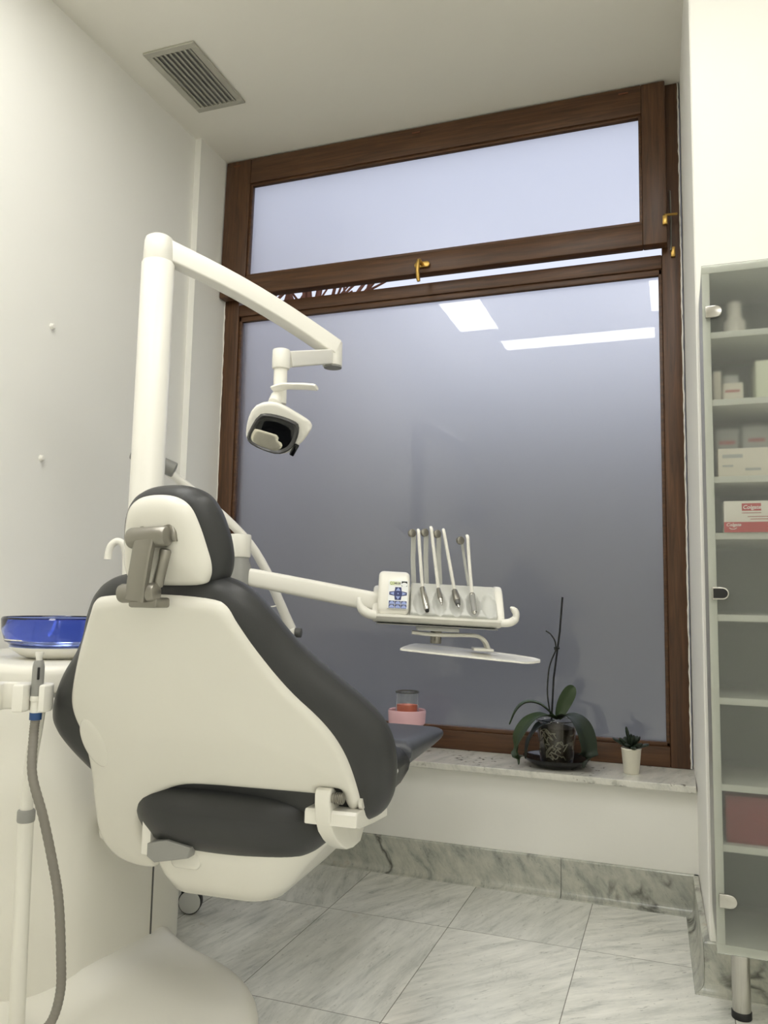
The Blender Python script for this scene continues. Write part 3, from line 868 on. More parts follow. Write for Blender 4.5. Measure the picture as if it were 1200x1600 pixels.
bm = NB(); cyl(bm, (-1.320, 1.414, 0.506), (-1.320, 1.414, 0.533), 0.0185, None, 24, 0.004); obj('pole_collar', bm, M['grey'], hold)
bm = NB(); tube(bm, [(-1.320, 1.414, 0.508), (-1.327, 1.427, 0.279), (-1.331, 1.438, 0.071)], 0.0165, 20); obj('lower_pole', bm, M['unitw'], hold)

# suction hose hanging in the holder
hose = thing('suction_hose', 'ribbed grey suction hose with grey handpiece hanging in the clamp bar', 'hose', (-1.284, 1.377, 0.74))
hc = V((-1.284, 1.377, 0)) + CF_ * 0.012
bm = NB(); lathe(bm, [(0.0, 0.800), (0.0125, 0.800), (0.0125, 0.835), (0.0122, 0.862), (0.0105, 0.872), (0.008, 0.876), (0, 0.876)], Matrix.Translation(hc) @ Matrix.Translation(V((0, 0, -0.024))), 24); obj('handle', bm, M['grey'], hose)
bm = NB(); lathe(bm, [(0.0065, 0.0), (0.0072, 0.010), (0.0085, 0.012), (0.0085, 0.019), (0.0045, 0.019), (0.004, 0.004)], Matrix.Translation(hc + V((0, 0, 0.850))), 20, True); obj('tip', bm, M['pwhite'], hose, True, 'cream tip')
bm = NB(); box(bm, (0.004, -0.016, 0.812), (0.008, -0.010, 0.838), 0.001, 1, frameM(hc, CR_, CF_, (0, 0, 1))); obj('slide_switch', bm, M['black'], hose)
bm = NB(); lathe(bm, [(0, 0.742), (0.0118, 0.742), (0.0118, 0.766), (0.0135, 0.767), (0.0135, 0.777), (0, 0.777)], Matrix.Translation(hc), 24); obj('collar', bm, M['pwhite'], hose)
bm = NB(); lathe(bm, [(0, 0.727), (0.0124, 0.727), (0.0124, 0.742), (0, 0.742)], Matrix.Translation(hc), 24); obj('blue_ring', bm, M['blueb'], hose, True, 'blue ring')
hp = cr([tuple(hc + V((0, 0, 0.728))), tuple(hc + V((0.002, -0.004, 0.69))), (-1.262, 1.362, 0.62), (-1.236, 1.372, 0.535), (-1.218, 1.388, 0.44), (-1.206, 1.398, 0.364), (-1.201, 1.408, 0.258), (-1.201, 1.412, 0.18), (-1.210, 1.395, 0.125), (-1.235, 1.36, 0.118), (-1.27, 1.30, 0.116)], False, 30)
bm = NB(); tube(bm, hp, [0.0095 + 0.0003 * (1 if (i // 2) % 2 else -1) for i in range(len(hp))], 14); obj('hose_tube', bm, M['hosem'], hose, True, 'ribbed grey tube', 80)

# ================================================================== OPERATING LAMP
lamp = thing('operating_lamp', 'white operating lamp on a tall post with long jointed arm, by the window', 'lamp', (-1.415, 1.90, 0.8246))
px, py = -1.415, 1.898
bm = NB(); lathe(bm, [(0, 0.8246), (0.0475, 0.8246), (0.0475, 1.962), (0.045, 1.966), (0, 1.966)], Matrix.Translation(V((px, py, 0))), 40); obj('post', bm, M['pwhite'], lamp)
bm = NB(); lathe(bm, [(0, 1.964), (0.0435, 1.964), (0.0435, 1.970), (0.0445, 1.972), (0.042, 2.028), (0.039, 2.040), (0.030, 2.047), (0, 2.049)], Matrix.Translation(V((px, py, 0))), 40); obj('post_cap', bm, M['pwhite'], lamp)
a0 = V((px + 0.010, py + 0.010, 2.008)); a1 = V((-1.030, 2.320, 1.800))
d = (a1 - a0)
pts = [a0 + d * k / 10 + V((0, 0, 0.018 * math.sin(PI * k / 10))) for k in range(11)]
bm = NB(); rsweep(bm, pts, [0.031 - 0.0006 * k for k in range(11)], [0.026 + 0.0008 * k for k in range(11)], 0.005)
obj('upper_arm', bm, M['pwhite'], lamp, True, None, 50)
bm = NB(); cyl(bm, (-1.034, 2.317, 1.742), (-1.034, 2.317, 1.822), 0.032, None, 32, 0.002); obj('elbow', bm, M['pwhite'], lamp)
bm = NB(); cyl(bm, (-1.032, 2.318, 1.737), (-1.032, 2.318, 1.7425), 0.029, None, 32); obj('elbow_cap', bm, M['grey'], lamp, True, 'grey elbow cap')
b0 = V((-1.036, 2.308, 1.772)); b1 = V((-1.052, 2.030, 1.682))
bm = NB(); rsweep(bm, [b0 + (b1 - b0) * k / 6 for k in range(7)], 0.0235, 0.018, 0.005); obj('lower_arm', bm, M['pwhite'], lamp, True, None, 50)
bm = NB(); cyl(bm, (-1.055, 2.004, 1.646), (-1.055, 2.004, 1.704), 0.0255, None, 28, 0.005); obj('knuckle', bm, M['pwhite'], lamp)
bm = NB(); cyl(bm, (-1.056, 2.005, 1.545), (-1.056, 2.005, 1.650), 0.0195, None, 24); obj('drop_tube', bm, M['pwhite'], lamp)
# head
tilt = math.radians(24)
nrm = V((0.36, -0.93, 0)).normalized()
fz = nrm * math.cos(tilt) + V((0, 0, -math.sin(tilt)))       # the face looks this way
ex = V((0.93, 0.36, 0)).normalized(); ey = fz.cross(ex)
if ey.z < 0: ey = -ey
MLH = frameM((-1.068, 1.999, 1.459), ex, ey, fz)
def ML(s, t, h): return MLH @ V((s, t, h))
face = [(-0.076, -0.016), (-0.068, 0.010), (-0.041, 0.056), (-0.015, 0.060), (0.020, 0.054), (0.060, 0.040), (0.074, 0.028), (0.072, 0.000), (0.060, -0.030), (0.040, -0.050), (0.012, -0.058), (-0.020, -0.050), (-0.058, -0.034)]
house = [(-0.080, -0.016), (-0.076, 0.030), (-0.056, 0.076), (-0.020, 0.092), (0.020, 0.088), (0.086, 0.050), (0.110, 0.032), (0.106, 0.010), (0.076, -0.030), (0.044, -0.055), (0.012, -0.062), (-0.022, -0.054), (-0.062, -0.036)]
bm = NB(); slab(bm, chaikin(house, 1), lambda d, s, t: rp(d, 0.007, 0.009), lambda d, s, t: rp(d, 0.05, 0.045) + 0.01 * np.clip(d / 0.06, 0, 1), 0.008, ML, 0.05, 7)
lhead = obj('lamp_head', bm, M['pwhite'], lamp, True, None, 60)
bm = NB(); slab(bm, chaikin(face, 1), lambda d, s, t: 0.006 + rp(d, 0.006, 0.007) - 0.020 * np.clip((d - 0.006) / 0.03, 0, 1) ** 0.7, lambda d, s, t: 0.012 + 0 * d, 0.006, lambda s, t, h: ML(s, t, h + 0.010), 0.008, 4)
obj('face_rim', bm, M['rim'], lhead, True, 'dark rim', 60)
inner = [(x * 0.95 - 0.0005, y * 0.95) for x, y in face]
bm = NB(); slab(bm, chaikin(inner, 1), lambda d, s, t: rp(d, 0.03, 0.006), lambda d, s, t: 0.004 + 0 * d, 0.008, lambda s, t, h: ML(s, t, h + 0.012), 0.02, 4)
obj('black_lens', bm, M['gloss'], lhead, True, 'glossy black lens', 60)
bm = NB(); slab(bm, cr([(x, y) for x, y in [(-0.066, -0.014), (-0.052, 0.016), (-0.010, 0.008), (0.018, -0.002), (0.016, -0.016), (0.030, -0.026), (0.010, -0.050), (-0.022, -0.044), (-0.054, -0.030)]], True, 2),
               lambda d, s, t: rp(d, 0.01, 0.003), lambda d, s, t: 0.001 + 0 * d, 0.006, lambda s, t, h: ML(s, t, h + 0.0162), 0.01, 3)
obj('reflector', bm, M['satin2'], lhead, True, 'mirrored reflector')
bm = NB(); box(bm, (0.066, -0.030, 0.006), (0.080, 0.008, 0.0135), 0.003, 2, MLH @ Matrix.Rotation(-0.5, 4, 'Z')); obj('sensor', bm, M['gloss'], lhead)
bm = NB(); cyl(bm, ML(0.0, 0.082, -0.020), V((-1.060, 2.004, 1.566)), 0.019, 0.021, 22, 0.004); obj('swivel', bm, M['pwhite'], lamp)
bm = NB(); tube(bm, cr([(-1.066, 1.985, 1.583), (-1.030, 1.976, 1.587), (-0.985, 1.968, 1.582), (-0.950, 1.962, 1.577), (-0.918, 1.957, 1.571)], False, 4), [0.0055] * 16 + [0.004], 16, ry=[0.013] * 16 + [0.010], up=(0, 0.45, 1), sq=3)
obj('handle', bm, M['pwhite'], lamp)

# ================================================================== INSTRUMENT TABLE
tab = thing('instrument_table', 'white swing-arm instrument table with blue keypad hovering above the leg rest', 'instrument table', (-0.647, 2.285, 0.80))
K = 0.00188
MT = frameM((-0.647, 2.285, 0.955), V((0.9394, 0.3428, -0.035)).normalized(), V((-0.3428, 0.9394, 0)), V((0.033, 0.012, 0.999)).normalized())
def T_(x, y, z): return MT @ V((x, y, z))
# body: side profile swept across
def sweep_x(bm, prof, x0, x1, bevel=0.006, seg=3):
    prism(bm, prof, lambda y, z, x: T_(x, y, z), x0, x1, bevel, seg)
bm = NB()
sweep_x(bm, chaikin([(-0.012, -0.018), (-0.012, -0.006), (0.012, -0.012), (0.06, 0.024), (0.115, 0.070), (0.16, 0.078), (0.17, 0.0), (0.15, -0.030), (0.02, -0.036)], 1), -0.205, 0.182, 0.010, 4)
tbody = obj('table_body', bm, M['white'], tab, True, None, 40)
bm = NB()
sweep_x(bm, chaikin([(-0.010, -0.004), (0.012, 0.085), (0.030, 0.116), (0.075, 0.121), (0.11, 0.105), (0.11, 0.0), (0.02, -0.012)], 2), -0.190, -0.097, 0.014, 4)
con = obj('keypad_console', bm, M['white'], tab, True, None, 40)
# right cheek of the holder
bm = NB(); sweep_x(bm, chaikin([(-0.010, -0.012), (0.028, 0.040), (0.078, 0.090), (0.12, 0.092), (0.12, 0.0), (0.02, -0.03)], 1), 0.160, 0.186, 0.008, 3); obj('end_cheek', bm, M['white'], tab, True, None, 40)
# soft grey rest with five scoops
pc = [-0.062, -0.006, 0.044, 0.094, 0.140]
def holder_h(d, s, t):
    h = rp(d, 0.006, 0.006)
    for c in pc:
        r2 = ((s - c) / 0.021) ** 2 + ((t - 0.040) / 0.048) ** 2
        h = h - 0.015 * np.clip(1 - r2, 0, 1) ** 0.5
    return h
sl = math.atan2(0.088, 0.095)
bm = NB()
slab(bm, rrect(-0.092, -0.006, 0.164, 0.128, 0.008), holder_h, lambda d, s, t: 0.012 + 0 * d, 0.0045,
     lambda s, t, h: T_(s, -0.006 + t * math.cos(sl) - h * math.sin(sl), 0.000 + t * math.sin(sl) + h * math.cos(sl)), 0.006, 3)
obj('instrument_rest', bm, M['lgrey'], tab, True, 'light grey scooped rest', 60)
# horn handles at both ends
bm = NB(); tube(bm, cr([(-0.195, 0.0, -0.012), (-0.215, -0.006, -0.010), (-0.234, -0.010, 0.002), (-0.243, -0.010, 0.020), (-0.245, -0.008, 0.036)], False, 5), [0.014] * 10 + [0.013, 0.012, 0.011, 0.010, 0.009, 0.0085, 0.008, 0.0075, 0.007, 0.006, 0.004], 16)
bm.transform(MT); obj('left_handle', bm, M['white'], tab)
bm = NB(); tube(bm, cr([(0.175, 0.0, -0.016), (0.198, -0.004, -0.014), (0.213, -0.008, -0.004), (0.217, -0.010, 0.010), (0.213, -0.010, 0.021), (0.205, -0.010, 0.026), (0.200, -0.010, 0.025)], False, 5), [0.012] * 12 + [0.010] * 10 + [0.009, 0.009, 0.009, 0.008, 0.008, 0.008, 0.007, 0.006, 0.004], 16)
bm.transform(MT); obj('right_handle', bm, M['white'], tab)
bm = NB(); box(bm, (-0.19, 0.006, -0.0385), (0.168, 0.14, -0.0355), 0.001, 1, MT); obj('base_seam', bm, M['grey'], tab)
# keypad on the sloping console face
kn = V((0, -0.971, 0.24)).normalized(); ku = V((0, 0.24, 0.971)).normalized()
MK = MT @ frameM((-0.131, -0.0105, 0.001), V((1, 0, 0)), ku, kn)
def keybox(x0, y0, x1, y1, h, r=0.001): 
    bm = NB(); prism(bm, rrect(x0, y0, x1, y1, r, 3), lambda x, y, z: MK @ V((x, y, z)), -0.004, h); return bm
kf = obj('keypad_film', keybox(-0.029, 0.008, 0.029, 0.094, 0.0022), M['panelw'], con)
obj('display', keybox(-0.026, 0.078, 0.006, 0.090, 0.0028), M['paleg'], kf)
obj('indicator', keybox(0.009, 0.076, 0.026, 0.091, 0.0028), M['txtd'], kf)
bm = NB(); prism(bm, [(0.0175 + 0.0085 * math.cos(a), 0.081 + 0.006 * math.sin(a)) for a in np.linspace(0, 2 * PI, 20, endpoint=False)], lambda x, y, z: MK @ V((x, y, z)), 0.001, 0.0032)
obj('indicator_dome', bm, M['panelw'], kf)
bm = text_bm('Q2', 0.0105, MK @ Matrix.Translation(V((-0.0255, 0.0805, 0.0029))), 0.0002, True); obj('display_digits', bm, M['txtg'], kf, False)
bm = text_bm('48:58', 0.0085, MK @ Matrix.Translation(V((-0.0125, 0.0812, 0.0029))), 0.0002, True); obj('display_digits', bm, M['txtd'], kf, False)
bm = NB()
cross = [(-0.009, 0.0725), (0.009, 0.0725), (0.0105, 0.0605), (0.026, 0.0575), (0.026, 0.049), (0.0105, 0.046), (0.009, 0.034), (-0.009, 0.034), (-0.0105, 0.046), (-0.026, 0.049), (-0.026, 0.0575), (-0.0105, 0.0605)]
prism(bm, cross, lambda x, y, z: MK @ V((x, y, z)), 0.001, 0.003)
cp = obj('direction_pad', bm, M['keyd'], kf, True)
for tri in ([(-0.007, 0.0615), (0.007, 0.0615), (0.0, 0.0715)], [(-0.007, 0.045), (0.007, 0.045), (0.0, 0.035)], [(-0.012, 0.048), (-0.012, 0.0585), (-0.0245, 0.0535)], [(0.012, 0.048), (0.012, 0.0585), (0.0245, 0.0535)], [(-0.0018, 0.0515), (0.0018, 0.0515), (0.0018, 0.055), (-0.0018, 0.055)]):
    bm = NB(); prism(bm, tri, lambda x, y, z: MK @ V((x, y, z)), 0.002, 0.0034); obj('arrow_key', bm, M['keyl'], cp)
for j in range(2):
    for i in range(3):
        x = -0.026 + i * 0.0178; y = 0.0205 - j * 0.0115
        kk = obj('key', keybox(x, y, x + 0.0168, y + 0.0105, 0.003), M['keyd'], kf)
        bm = NB(); prism(bm, [(x + 0.0088 + 0.0076 * math.cos(a), y + 0.0006 + 0.0088 * math.sin(a)) for a in np.linspace(0, PI, 14)], lambda x, y, z: MK @ V((x, y, z)), 0.002, 0.0034)
        obj('key_cap', bm, M['keyl'], kk)
# whip arms rising behind the rest: (head x,z) (foot x,z)
whips = [(-0.094, 0.240, -0.080, 0.085), (-0.056, 0.244, -0.040, 0.088), (-0.018, 0.242, 0.002, 0.088), (0.053, 0.226, 0.094, 0.082)]
for i, (hx, hz, fx, fz_) in enumerate(whips):
    bm = NB()
    w = 0.0075 if i < 3 else 0.0045
    tube(bm, [(fx, 0.118, fz_ - 0.02), ((hx + fx) / 2 - 0.002, 0.095, (hz + fz_) / 2), (hx + 0.002, 0.055, hz - 0.006)], [0.0028] * 3, 8, ry=[w] * 3, up=(0, -1, 0.2), sq=4)
    bm.transform(MT); wa = obj('whip_arm', bm, M['lgrey'], tab)
    bm = NB(); cyl(bm, T_(hx - 0.006, 0.056, hz - 0.003), T_(hx - 0.001, 0.046, hz - 0.002), 0.0125, 0.0125, 18, 0.002); obj('whip_pulley', bm, M['satin'], wa)

def on_rest(s, t, h):
    return V((s, -0.006 + t * math.cos(sl) - h * math.sin(sl), 0.000 + t * math.sin(sl) + h * math.cos(sl)))
instr = [  # head x,z ; joint s,t ; tip s,t
    (-0.0800, 0.247, -0.058, 0.088, -0.044, -0.010, 'thick', 'leftmost instrument on the table, a thick angled silver handpiece on a white hose', 'dental_handpiece', 'handpiece'),
    (-0.0420, 0.257, -0.010, 0.088, -0.001, 0.020, 'cone', 'slim short silver handpiece on a white hose, second from the keypad', 'dental_handpiece', 'handpiece'),
    (-0.0040, 0.252, 0.038, 0.086, 0.049, 0.012, 'cone2', 'stout silver handpiece with dark tip on a white hose, third from the keypad', 'dental_handpiece', 'handpiece'),
    (0.0680, 0.238, 0.090, 0.072, 0.094, -0.012, 'grey', 'rightmost instrument on the table, a straight grey-sleeved handpiece on a white hose', 'dental_handpiece', 'handpiece')]
for hx, hz, s0, t0, s1, t1, kind, lab, nm, cat in instr:
    A = on_rest(s0, t0, 0.020); B = on_rest(s1, t1, 0.018)
    th = thing(nm, lab, cat, MT @ B, 0, 'handpieces on the instrument table')
    bm = NB(); tube(bm, cr([tuple(V((hx, 0.040, hz))), tuple(V((hx + 0.002, 0.030, hz - 0.010))), tuple(V(((hx * 0.62 + s0 * 0.38), 0.035, hz * 0.62 + A.z * 0.38))), tuple(A)], False, 8),
                   [0.0052] * 25, 12); bm.transform(MT); obj('hose', bm, M['pwhite'], th, True, 'white hose')
    d = B - A
    def seg(prof, m, name, label=None):
        bm = NB(); tube(bm, [A + d * u for u, r in prof], [r for u, r in prof], 18); bm.transform(MT); return obj(name, bm, m, th, True, label)
    if kind == 'thick':
        seg([(0.0, 0.006), (0.01, 0.0085), (0.3, 0.0095), (0.78, 0.0095), (0.80, 0.0088)], M['chrome'], 'sleeve')
        seg([(0.80, 0.0085), (0.82, 0.0098), (0.9, 0.0088), (0.96, 0.007)], M['chrome'], 'nose'); seg([(0.95, 0.006), (1.0, 0.0052)], M['black'], 'tip', 'black tip')
    elif kind == 'cone':
        seg([(0.0, 0.0058), (0.02, 0.0065), (0.55, 0.0078), (0.62, 0.0075)], M['satin'], 'sleeve')
        seg([(0.62, 0.0068), (0.66, 0.0072), (0.78, 0.0055), (0.80, 0.0045), (0.88, 0.0042)], M['chrome'], 'nose'); seg([(0.88, 0.003), (1.0, 0.0022)], M['chrome'], 'tip')
    elif kind == 'cone2':
        seg([(0.0, 0.0062), (0.04, 0.0085), (0.3, 0.0105), (0.55, 0.0108), (0.64, 0.0095)], M['satin'], 'sleeve')
        seg([(0.64, 0.0085), (0.68, 0.0088), (0.82, 0.0070), (0.84, 0.0052)], M['dgrey'], 'nose', 'dark nose'); seg([(0.84, 0.0042), (0.95, 0.0038), (1.0, 0.0025)], M['chrome'], 'tip')
    else:
        seg([(-0.02, 0.0062), (0.0, 0.0085), (0.06, 0.0092), (0.10, 0.0085)], M['chrome'], 'collar'); seg([(0.10, 0.0088), (0.85, 0.0086), (0.90, 0.0075)], M['grey'], 'sleeve', 'grey sleeve')
        seg([(0.90, 0.007), (0.95, 0.0045), (1.0, 0.0025)], M['chrome'], 'tip')
# carrying arm, joints
j0 = V((-1.237, 2.124, 0))
bm = NB(); cyl(bm, (j0.x, j0.y, 1.112), (j0.x, j0.y, 1.182), 0.034, None, 32, 0.004); obj('joint_collar', bm, M['white'], tab)
bm = NB(); lathe(bm, [(0, 1.018), (0.026, 1.020), (0.036, 1.032), (0.037, 1.085), (0.030, 1.106), (0.030, 1.114), (0, 1.114)], Matrix.Translation(j0), 32); obj('joint_body', bm, M['grey'], tab, True, 'grey joint')
bm = NB(); tube(bm, [(-1.378, 1.987, 1.147), (-1.237, 2.12, 1.147)], 0.026, 16, ry=0.022, up=(0, 0, 1), sq=4); obj('rear_arm', bm, M['white'], tab)
e0 = V((-1.222, 2.134, 1.057)); e1 = V((-0.800, 2.318, 0.975))
bm = NB(); tube(bm, [e0, e0 + (e1 - e0) * 0.05, e0 + (e1 - e0) * 0.5, e1], [0.024, 0.027, 0.029, 0.030], 20, ry=[0.02, 0.022, 0.023, 0.023], up=(0, 0, 1), sq=4); obj('swing_arm', bm, M['white'], tab, True, None, 50)
# under-bracket and lower tray
bm = NB(); box(bm, (-0.068, 0.04, -0.052), (0.058, 0.13, -0.040), 0.003, 2, MT); obj('under_plate', bm, M['lgrey'], tab)
bm = NB(); cyl(bm, T_(-0.008, 0.085, -0.090), T_(-0.008, 0.085, -0.050), 0.017, None, 24, 0.002); obj('pivot', bm, M['satin'], tab)
bm = NB(); tube(bm, cr([(-0.082, 0.085, -0.060), (-0.01, 0.085, -0.064), (0.095, 0.085, -0.060), (0.125, 0.085, -0.064), (0.142, 0.088, -0.078), (0.150, 0.09, -0.097)], False, 5), 0.006, 12, ry=0.020, up=(0, 0, 1), sq=4); bm.transform(MT); obj('tray_bracket', bm, M['white'], tab)
bm = NB(); box(bm, (0.105, 0.055, -0.104), (0.165, 0.125, -0.096), 0.002, 2, MT); obj('tray_clip', bm, M['white'], tab)
tray_out = [(-0.120, 0.012), (-0.105, 0.0), (0.225, -0.012), (0.262, -0.008), (0.316, 0.060), (0.284, 0.118), (0.10, 0.150), (-0.045, 0.155), (-0.072, 0.150)]
bm = NB()
slab(bm, chaikin(tray_out, 1), lambda d, s, t: 0.0040 - 0.0032 * np.clip(d / 0.010, 0, 1), lambda d, s, t: 0.0012 + 0.0015 * np.clip(d / 0.006, 0, 1), 0.014, lambda s, t, h: T_(s, t, -0.116 - s * 0.045 + t * 0.085 + h), 0.010, 4)
obj('lower_tray', bm, M['white'], tab, True, None, 40)

# curved arm clamped behind the post
ca = thing('curved_arm', 'thin white curved tube arm clamped to the lamp post, arching over the headrest', 'arm', (-1.43, 2.0, 1.34))
bm = NB(); tube(bm, cr([(-1.440, 2.008, 1.374), (-1.430, 2.024, 1.362), (-1.386, 2.081, 1.316), (-1.316, 2.158, 1.240), (-1.258, 2.221, 1.160), (-1.222, 2.264, 1.081), (-1.199, 2.291, 1.011), (-1.176, 2.318, 0.941), (-1.158, 2.331, 0.895)], False, 6),
               [0.012 + 0.004 * k / 48 for k in range(49)], 16); obj('tube', bm, M['pwhite'], ca)
bm = NB(); cyl(bm, (-1.515, 1.955, 1.418), (-1.408, 2.020, 1.368), 0.0235, None, 24, 0.004); obj('clamp', bm, M['grey'], ca, True, 'grey clamp')
cx = V((-1.156, 2.331, 0.884)); dx = V((0.93, 0.2, -0.02)).normalized()
bm = NB(); cyl(bm, cx - dx * 0.030, cx + dx * 0.032, 0.0155, None, 22, 0.003); obj('end_knob', bm, M['dgrey'], ca, True, 'grey end knob')
bm = NB(); cyl(bm, cx - dx * 0.010, cx + dx * 0.012, 0.0185, None, 24, 0.002); obj('knob_band', bm, M['pwhite'], ca)
bm = NB(); tube(bm, cr([(-1.190, 2.300, 0.968), (-1.215, 2.285, 0.962), (-1.236, 2.275, 0.950), (-1.243, 2.270, 0.935)], False, 5), 0.0025, 8); obj('cable_loop', bm, M['pwhite'], ca)

# ================================================================== ROLLING STOOL (one castor shows under the chair)
st = thing('rolling_stool', 'rolling stool behind the chair, only one grey castor showing under the seat', 'stool', (-1.555, 2.505, 0))
sc_ = V((-1.555, 2.505, 0))
bm = NB(); lathe(bm, [(0, 0.43), (0.14, 0.43), (0.165, 0.445), (0.172, 0.47), (0.165, 0.495), (0.13, 0.508), (0, 0.51)], Matrix.Translation(sc_), 40); obj('seat', bm, M['leather2'], st)
bm = NB(); cyl(bm, sc_ + V((0, 0, 0.10)), sc_ + V((0, 0, 0.435)), 0.022); obj('column', bm, M['chrome'], st)
for k in range(5):
    a = math.radians(294 + 72 * k); dv = V((math.cos(a), math.sin(a), 0)); p = sc_ + dv * 0.245
    bm = NB(); tube(bm, [sc_ + V((0, 0, 0.11)), p + V((0, 0, 0.082))], [0.022, 0.014], 12); lg = obj('leg', bm, M['dgrey'], st)
    ax = V((0.94, 0.34, 0)) if k == 0 else V((-dv.y, dv.x, 0)); ax2 = V((-ax.y, ax.x, 0))
    bm = NB(); cyl(bm, p + V((0, 0, 0.085)) - ax * 0.02, p + V((0, 0, 0.055)) - ax * 0.02, 0.008)
    box(bm, (-0.028, -0.012, 0.055), (-0.012, 0.012, 0.075), 0.003, 2, frameM(p, ax, ax2, (0, 0, 1))); obj('castor_fork', bm, M['black'], lg)
    bm = NB(); cyl(bm, p + V((0, 0, 0.038)) + ax2 * -0.014, p + V((0, 0, 0.038)) + ax2 * 0.014, 0.037, None, 28, 0.003); wh = obj('castor_wheel', bm, M['black'], lg)
    bm = NB(); cyl(bm, p + V((0, 0, 0.038)) + ax2 * -0.0165, p + V((0, 0, 0.038)) + ax2 * 0.0165, 0.034, None, 28, 0.002); obj('wheel_disc', bm, M['lgrey'], wh)

# ================================================================== SILL: candle, orchid, succulent
cd = thing('candle_jar', 'coral candle in a glass jar set in a pink dish behind the leg rest', 'candle', (-0.977, 2.99, 0.409))
Mj = Matrix.Translation(V((-0.980, 2.99, 0.409)))
bm = NB(); lathe(bm, [(0, 0.0005), (0.040, 0.0005), (0.045, 0.01), (0.046, 0.09), (0.070, 0.115), (0.073, 0.160), (0.070, 0.166), (0.066, 0.162), (0.064, 0.145), (0, 0.143)], Mj, 40); obj('dish', bm, M['pink'], cd, True, 'pink dish')
bm = NB(); lathe(bm, [(0, 0.1435), (0.042, 0.1435), (0.044, 0.148), (0.044, 0.230), (0.0425, 0.231), (0.041, 0.230), (0.041, 0.1485), (0, 0.147)], Mj, 36); obj('glass', bm, M['clear'], cd)
bm = NB(); lathe(bm, [(0, 0.1485), (0.0402, 0.1485), (0.0402, 0.186), (0, 0.184)], Mj, 32); obj('wax', bm, M['coral'], cd, True, 'coral wax')
bm = NB(); lathe(bm, [(0.0412, 0.229), (0.0455, 0.229), (0.0455, 0.235), (0.0412, 0.235)], Mj, 36, True); obj('lid_ring', bm, M['dgrey'], cd)

orc = thing('potted_orchid', 'orchid without flowers in a clear pot on a black saucer on the sill', 'plant', (-0.415, 3.01, 0.409))
oc = V((-0.415, 3.01, 0.409)); Mo = Matrix.Translation(oc)
bm = NB(); lathe(bm, [(0, 0.0), (0.075, 0.0), (0.095, 0.010), (0.118, 0.028), (0.121, 0.034), (0.116, 0.033), (0.092, 0.017), (0, 0.012)], Mo, 48); obj('saucer', bm, M['gloss'], orc, True, 'black saucer')
bm = NB(); lathe(bm, [(0, 0.0125), (0.055, 0.0125), (0.058, 0.018), (0.073, 0.160), (0.076, 0.162), (0.074, 0.165), (0.0705, 0.162), (0.056, 0.020), (0, 0.017)], Mo, 40); obj('pot', bm, M['smoke'], orc, True, 'clear smoky plastic pot')
bm = NB(); lathe(bm, [(0, 0.0175), (0.052, 0.0185), (0.064, 0.136), (0.03, 0.146), (0, 0.148)], Mo, 28); obj('bark_mix', bm, M['soil'], orc)
bm = NB(); rr = random.Random(5)
for k in range(40):
    a = rr.uniform(0, 2 * PI); z = rr.uniform(0.05, 0.13)
    pts = []
    for j in range(6):
        rad_ = 0.054 + 0.0115 * ((z - 0.02) / 0.116); pts.append(oc + V((rad_ * math.cos(a), rad_ * math.sin(a), z)))
        a += rr.uniform(-0.35, 0.35); z = min(0.135, max(0.03, z + rr.uniform(-0.022, 0.018)))
    tube(bm, cr([tuple(p) for p in pts], False, 3), 0.0022, 6)
o_r = obj('roots', bm, M['root'], orc); o_r['kind'] = 'stuff'
def leaf(parent, name, spine, w, m, fold=0.25, up=(0, 0, 1)):
    """leaf blade swept along a spine: w = half width at mid, folded along the midrib"""
    sp = [V(p) for p in cr(spine, False, 6)]
    n = len(sp); bm = NB(); rows = []
    for i, p in enumerate(sp):
        u = i / (n - 1)
        tg = (sp[min(i + 1, n - 1)] - sp[max(i - 1, 0)]).normalized()
        side = tg.cross(V(up))
        side = side.normalized() if side.length > 1e-4 else V((1, 0, 0))
        nrm_ = side.cross(tg).normalized()
        ww = w * max(0.04, (math.sin(PI * min(1, u * 0.93 + 0.05)) ** 0.62))
        row = []
        for q in (-1, -0.66, -0.33, 0, 0.33, 0.66, 1):
            row.append((p + side * (q * ww) + nrm_ * (abs(q) * fold * ww), nrm_))
        rows.append(row)
    th = 0.0016
    top = [[bm.verts.new(c + nn * th) for c, nn in r] for r in rows]; bot = [[bm.verts.new(c - nn * th * (1 if 0 < j < 6 else 0.2)) for j, (c, nn) in enumerate(r)] for r in rows]
    for i in range(n - 1):
        for j in range(6):
            bm.faces.new((top[i][j], top[i][j + 1], top[i + 1][j + 1], top[i + 1][j])); bm.faces.new((bot[i][j + 1], bot[i][j], bot[i + 1][j], bot[i + 1][j + 1]))
        bm.faces.new((top[i][0], top[i + 1][0], bot[i + 1][0], bot[i][0])); bm.faces.new((top[i + 1][6], top[i][6], bot[i][6], bot[i + 1][6]))
    bm.faces.new(top[0] + list(reversed(bot[0]))); bm.faces.new(list(reversed(top[-1])) + bot[-1])
    return obj(name, bm, m, parent, True, None, 60)
cz = 0.575
def P(dx, dy, z): return (oc.x + dx, oc.y + dy, z)
leaf(orc, 'leaf', [P(0.0, 0, cz), P(-0.055, -0.012, 0.622), P(-0.105, -0.02, 0.628), P(-0.140, -0.03, 0.600), P(-0.165, -0.035, 0.548)], 0.022, M['leaf'])
leaf(orc, 'leaf', [P(0.0, -0.01, cz), P(-0.035, -0.05, 0.590), P(-0.08, -0.085, 0.572), P(-0.112, -0.11, 0.520), P(-0.122, -0.115, 0.460), P(-0.118, -0.115, 0.425)], 0.040, M['leaf'])
leaf(orc, 'leaf', [P(0.005, 0.0, cz), P(0.022, 0.012, 0.625), P(0.045, 0.02, 0.672), P(0.060, 0.025, 0.692)], 0.026, M['leaf'], 0.3, (0.3, -1, 0.1))
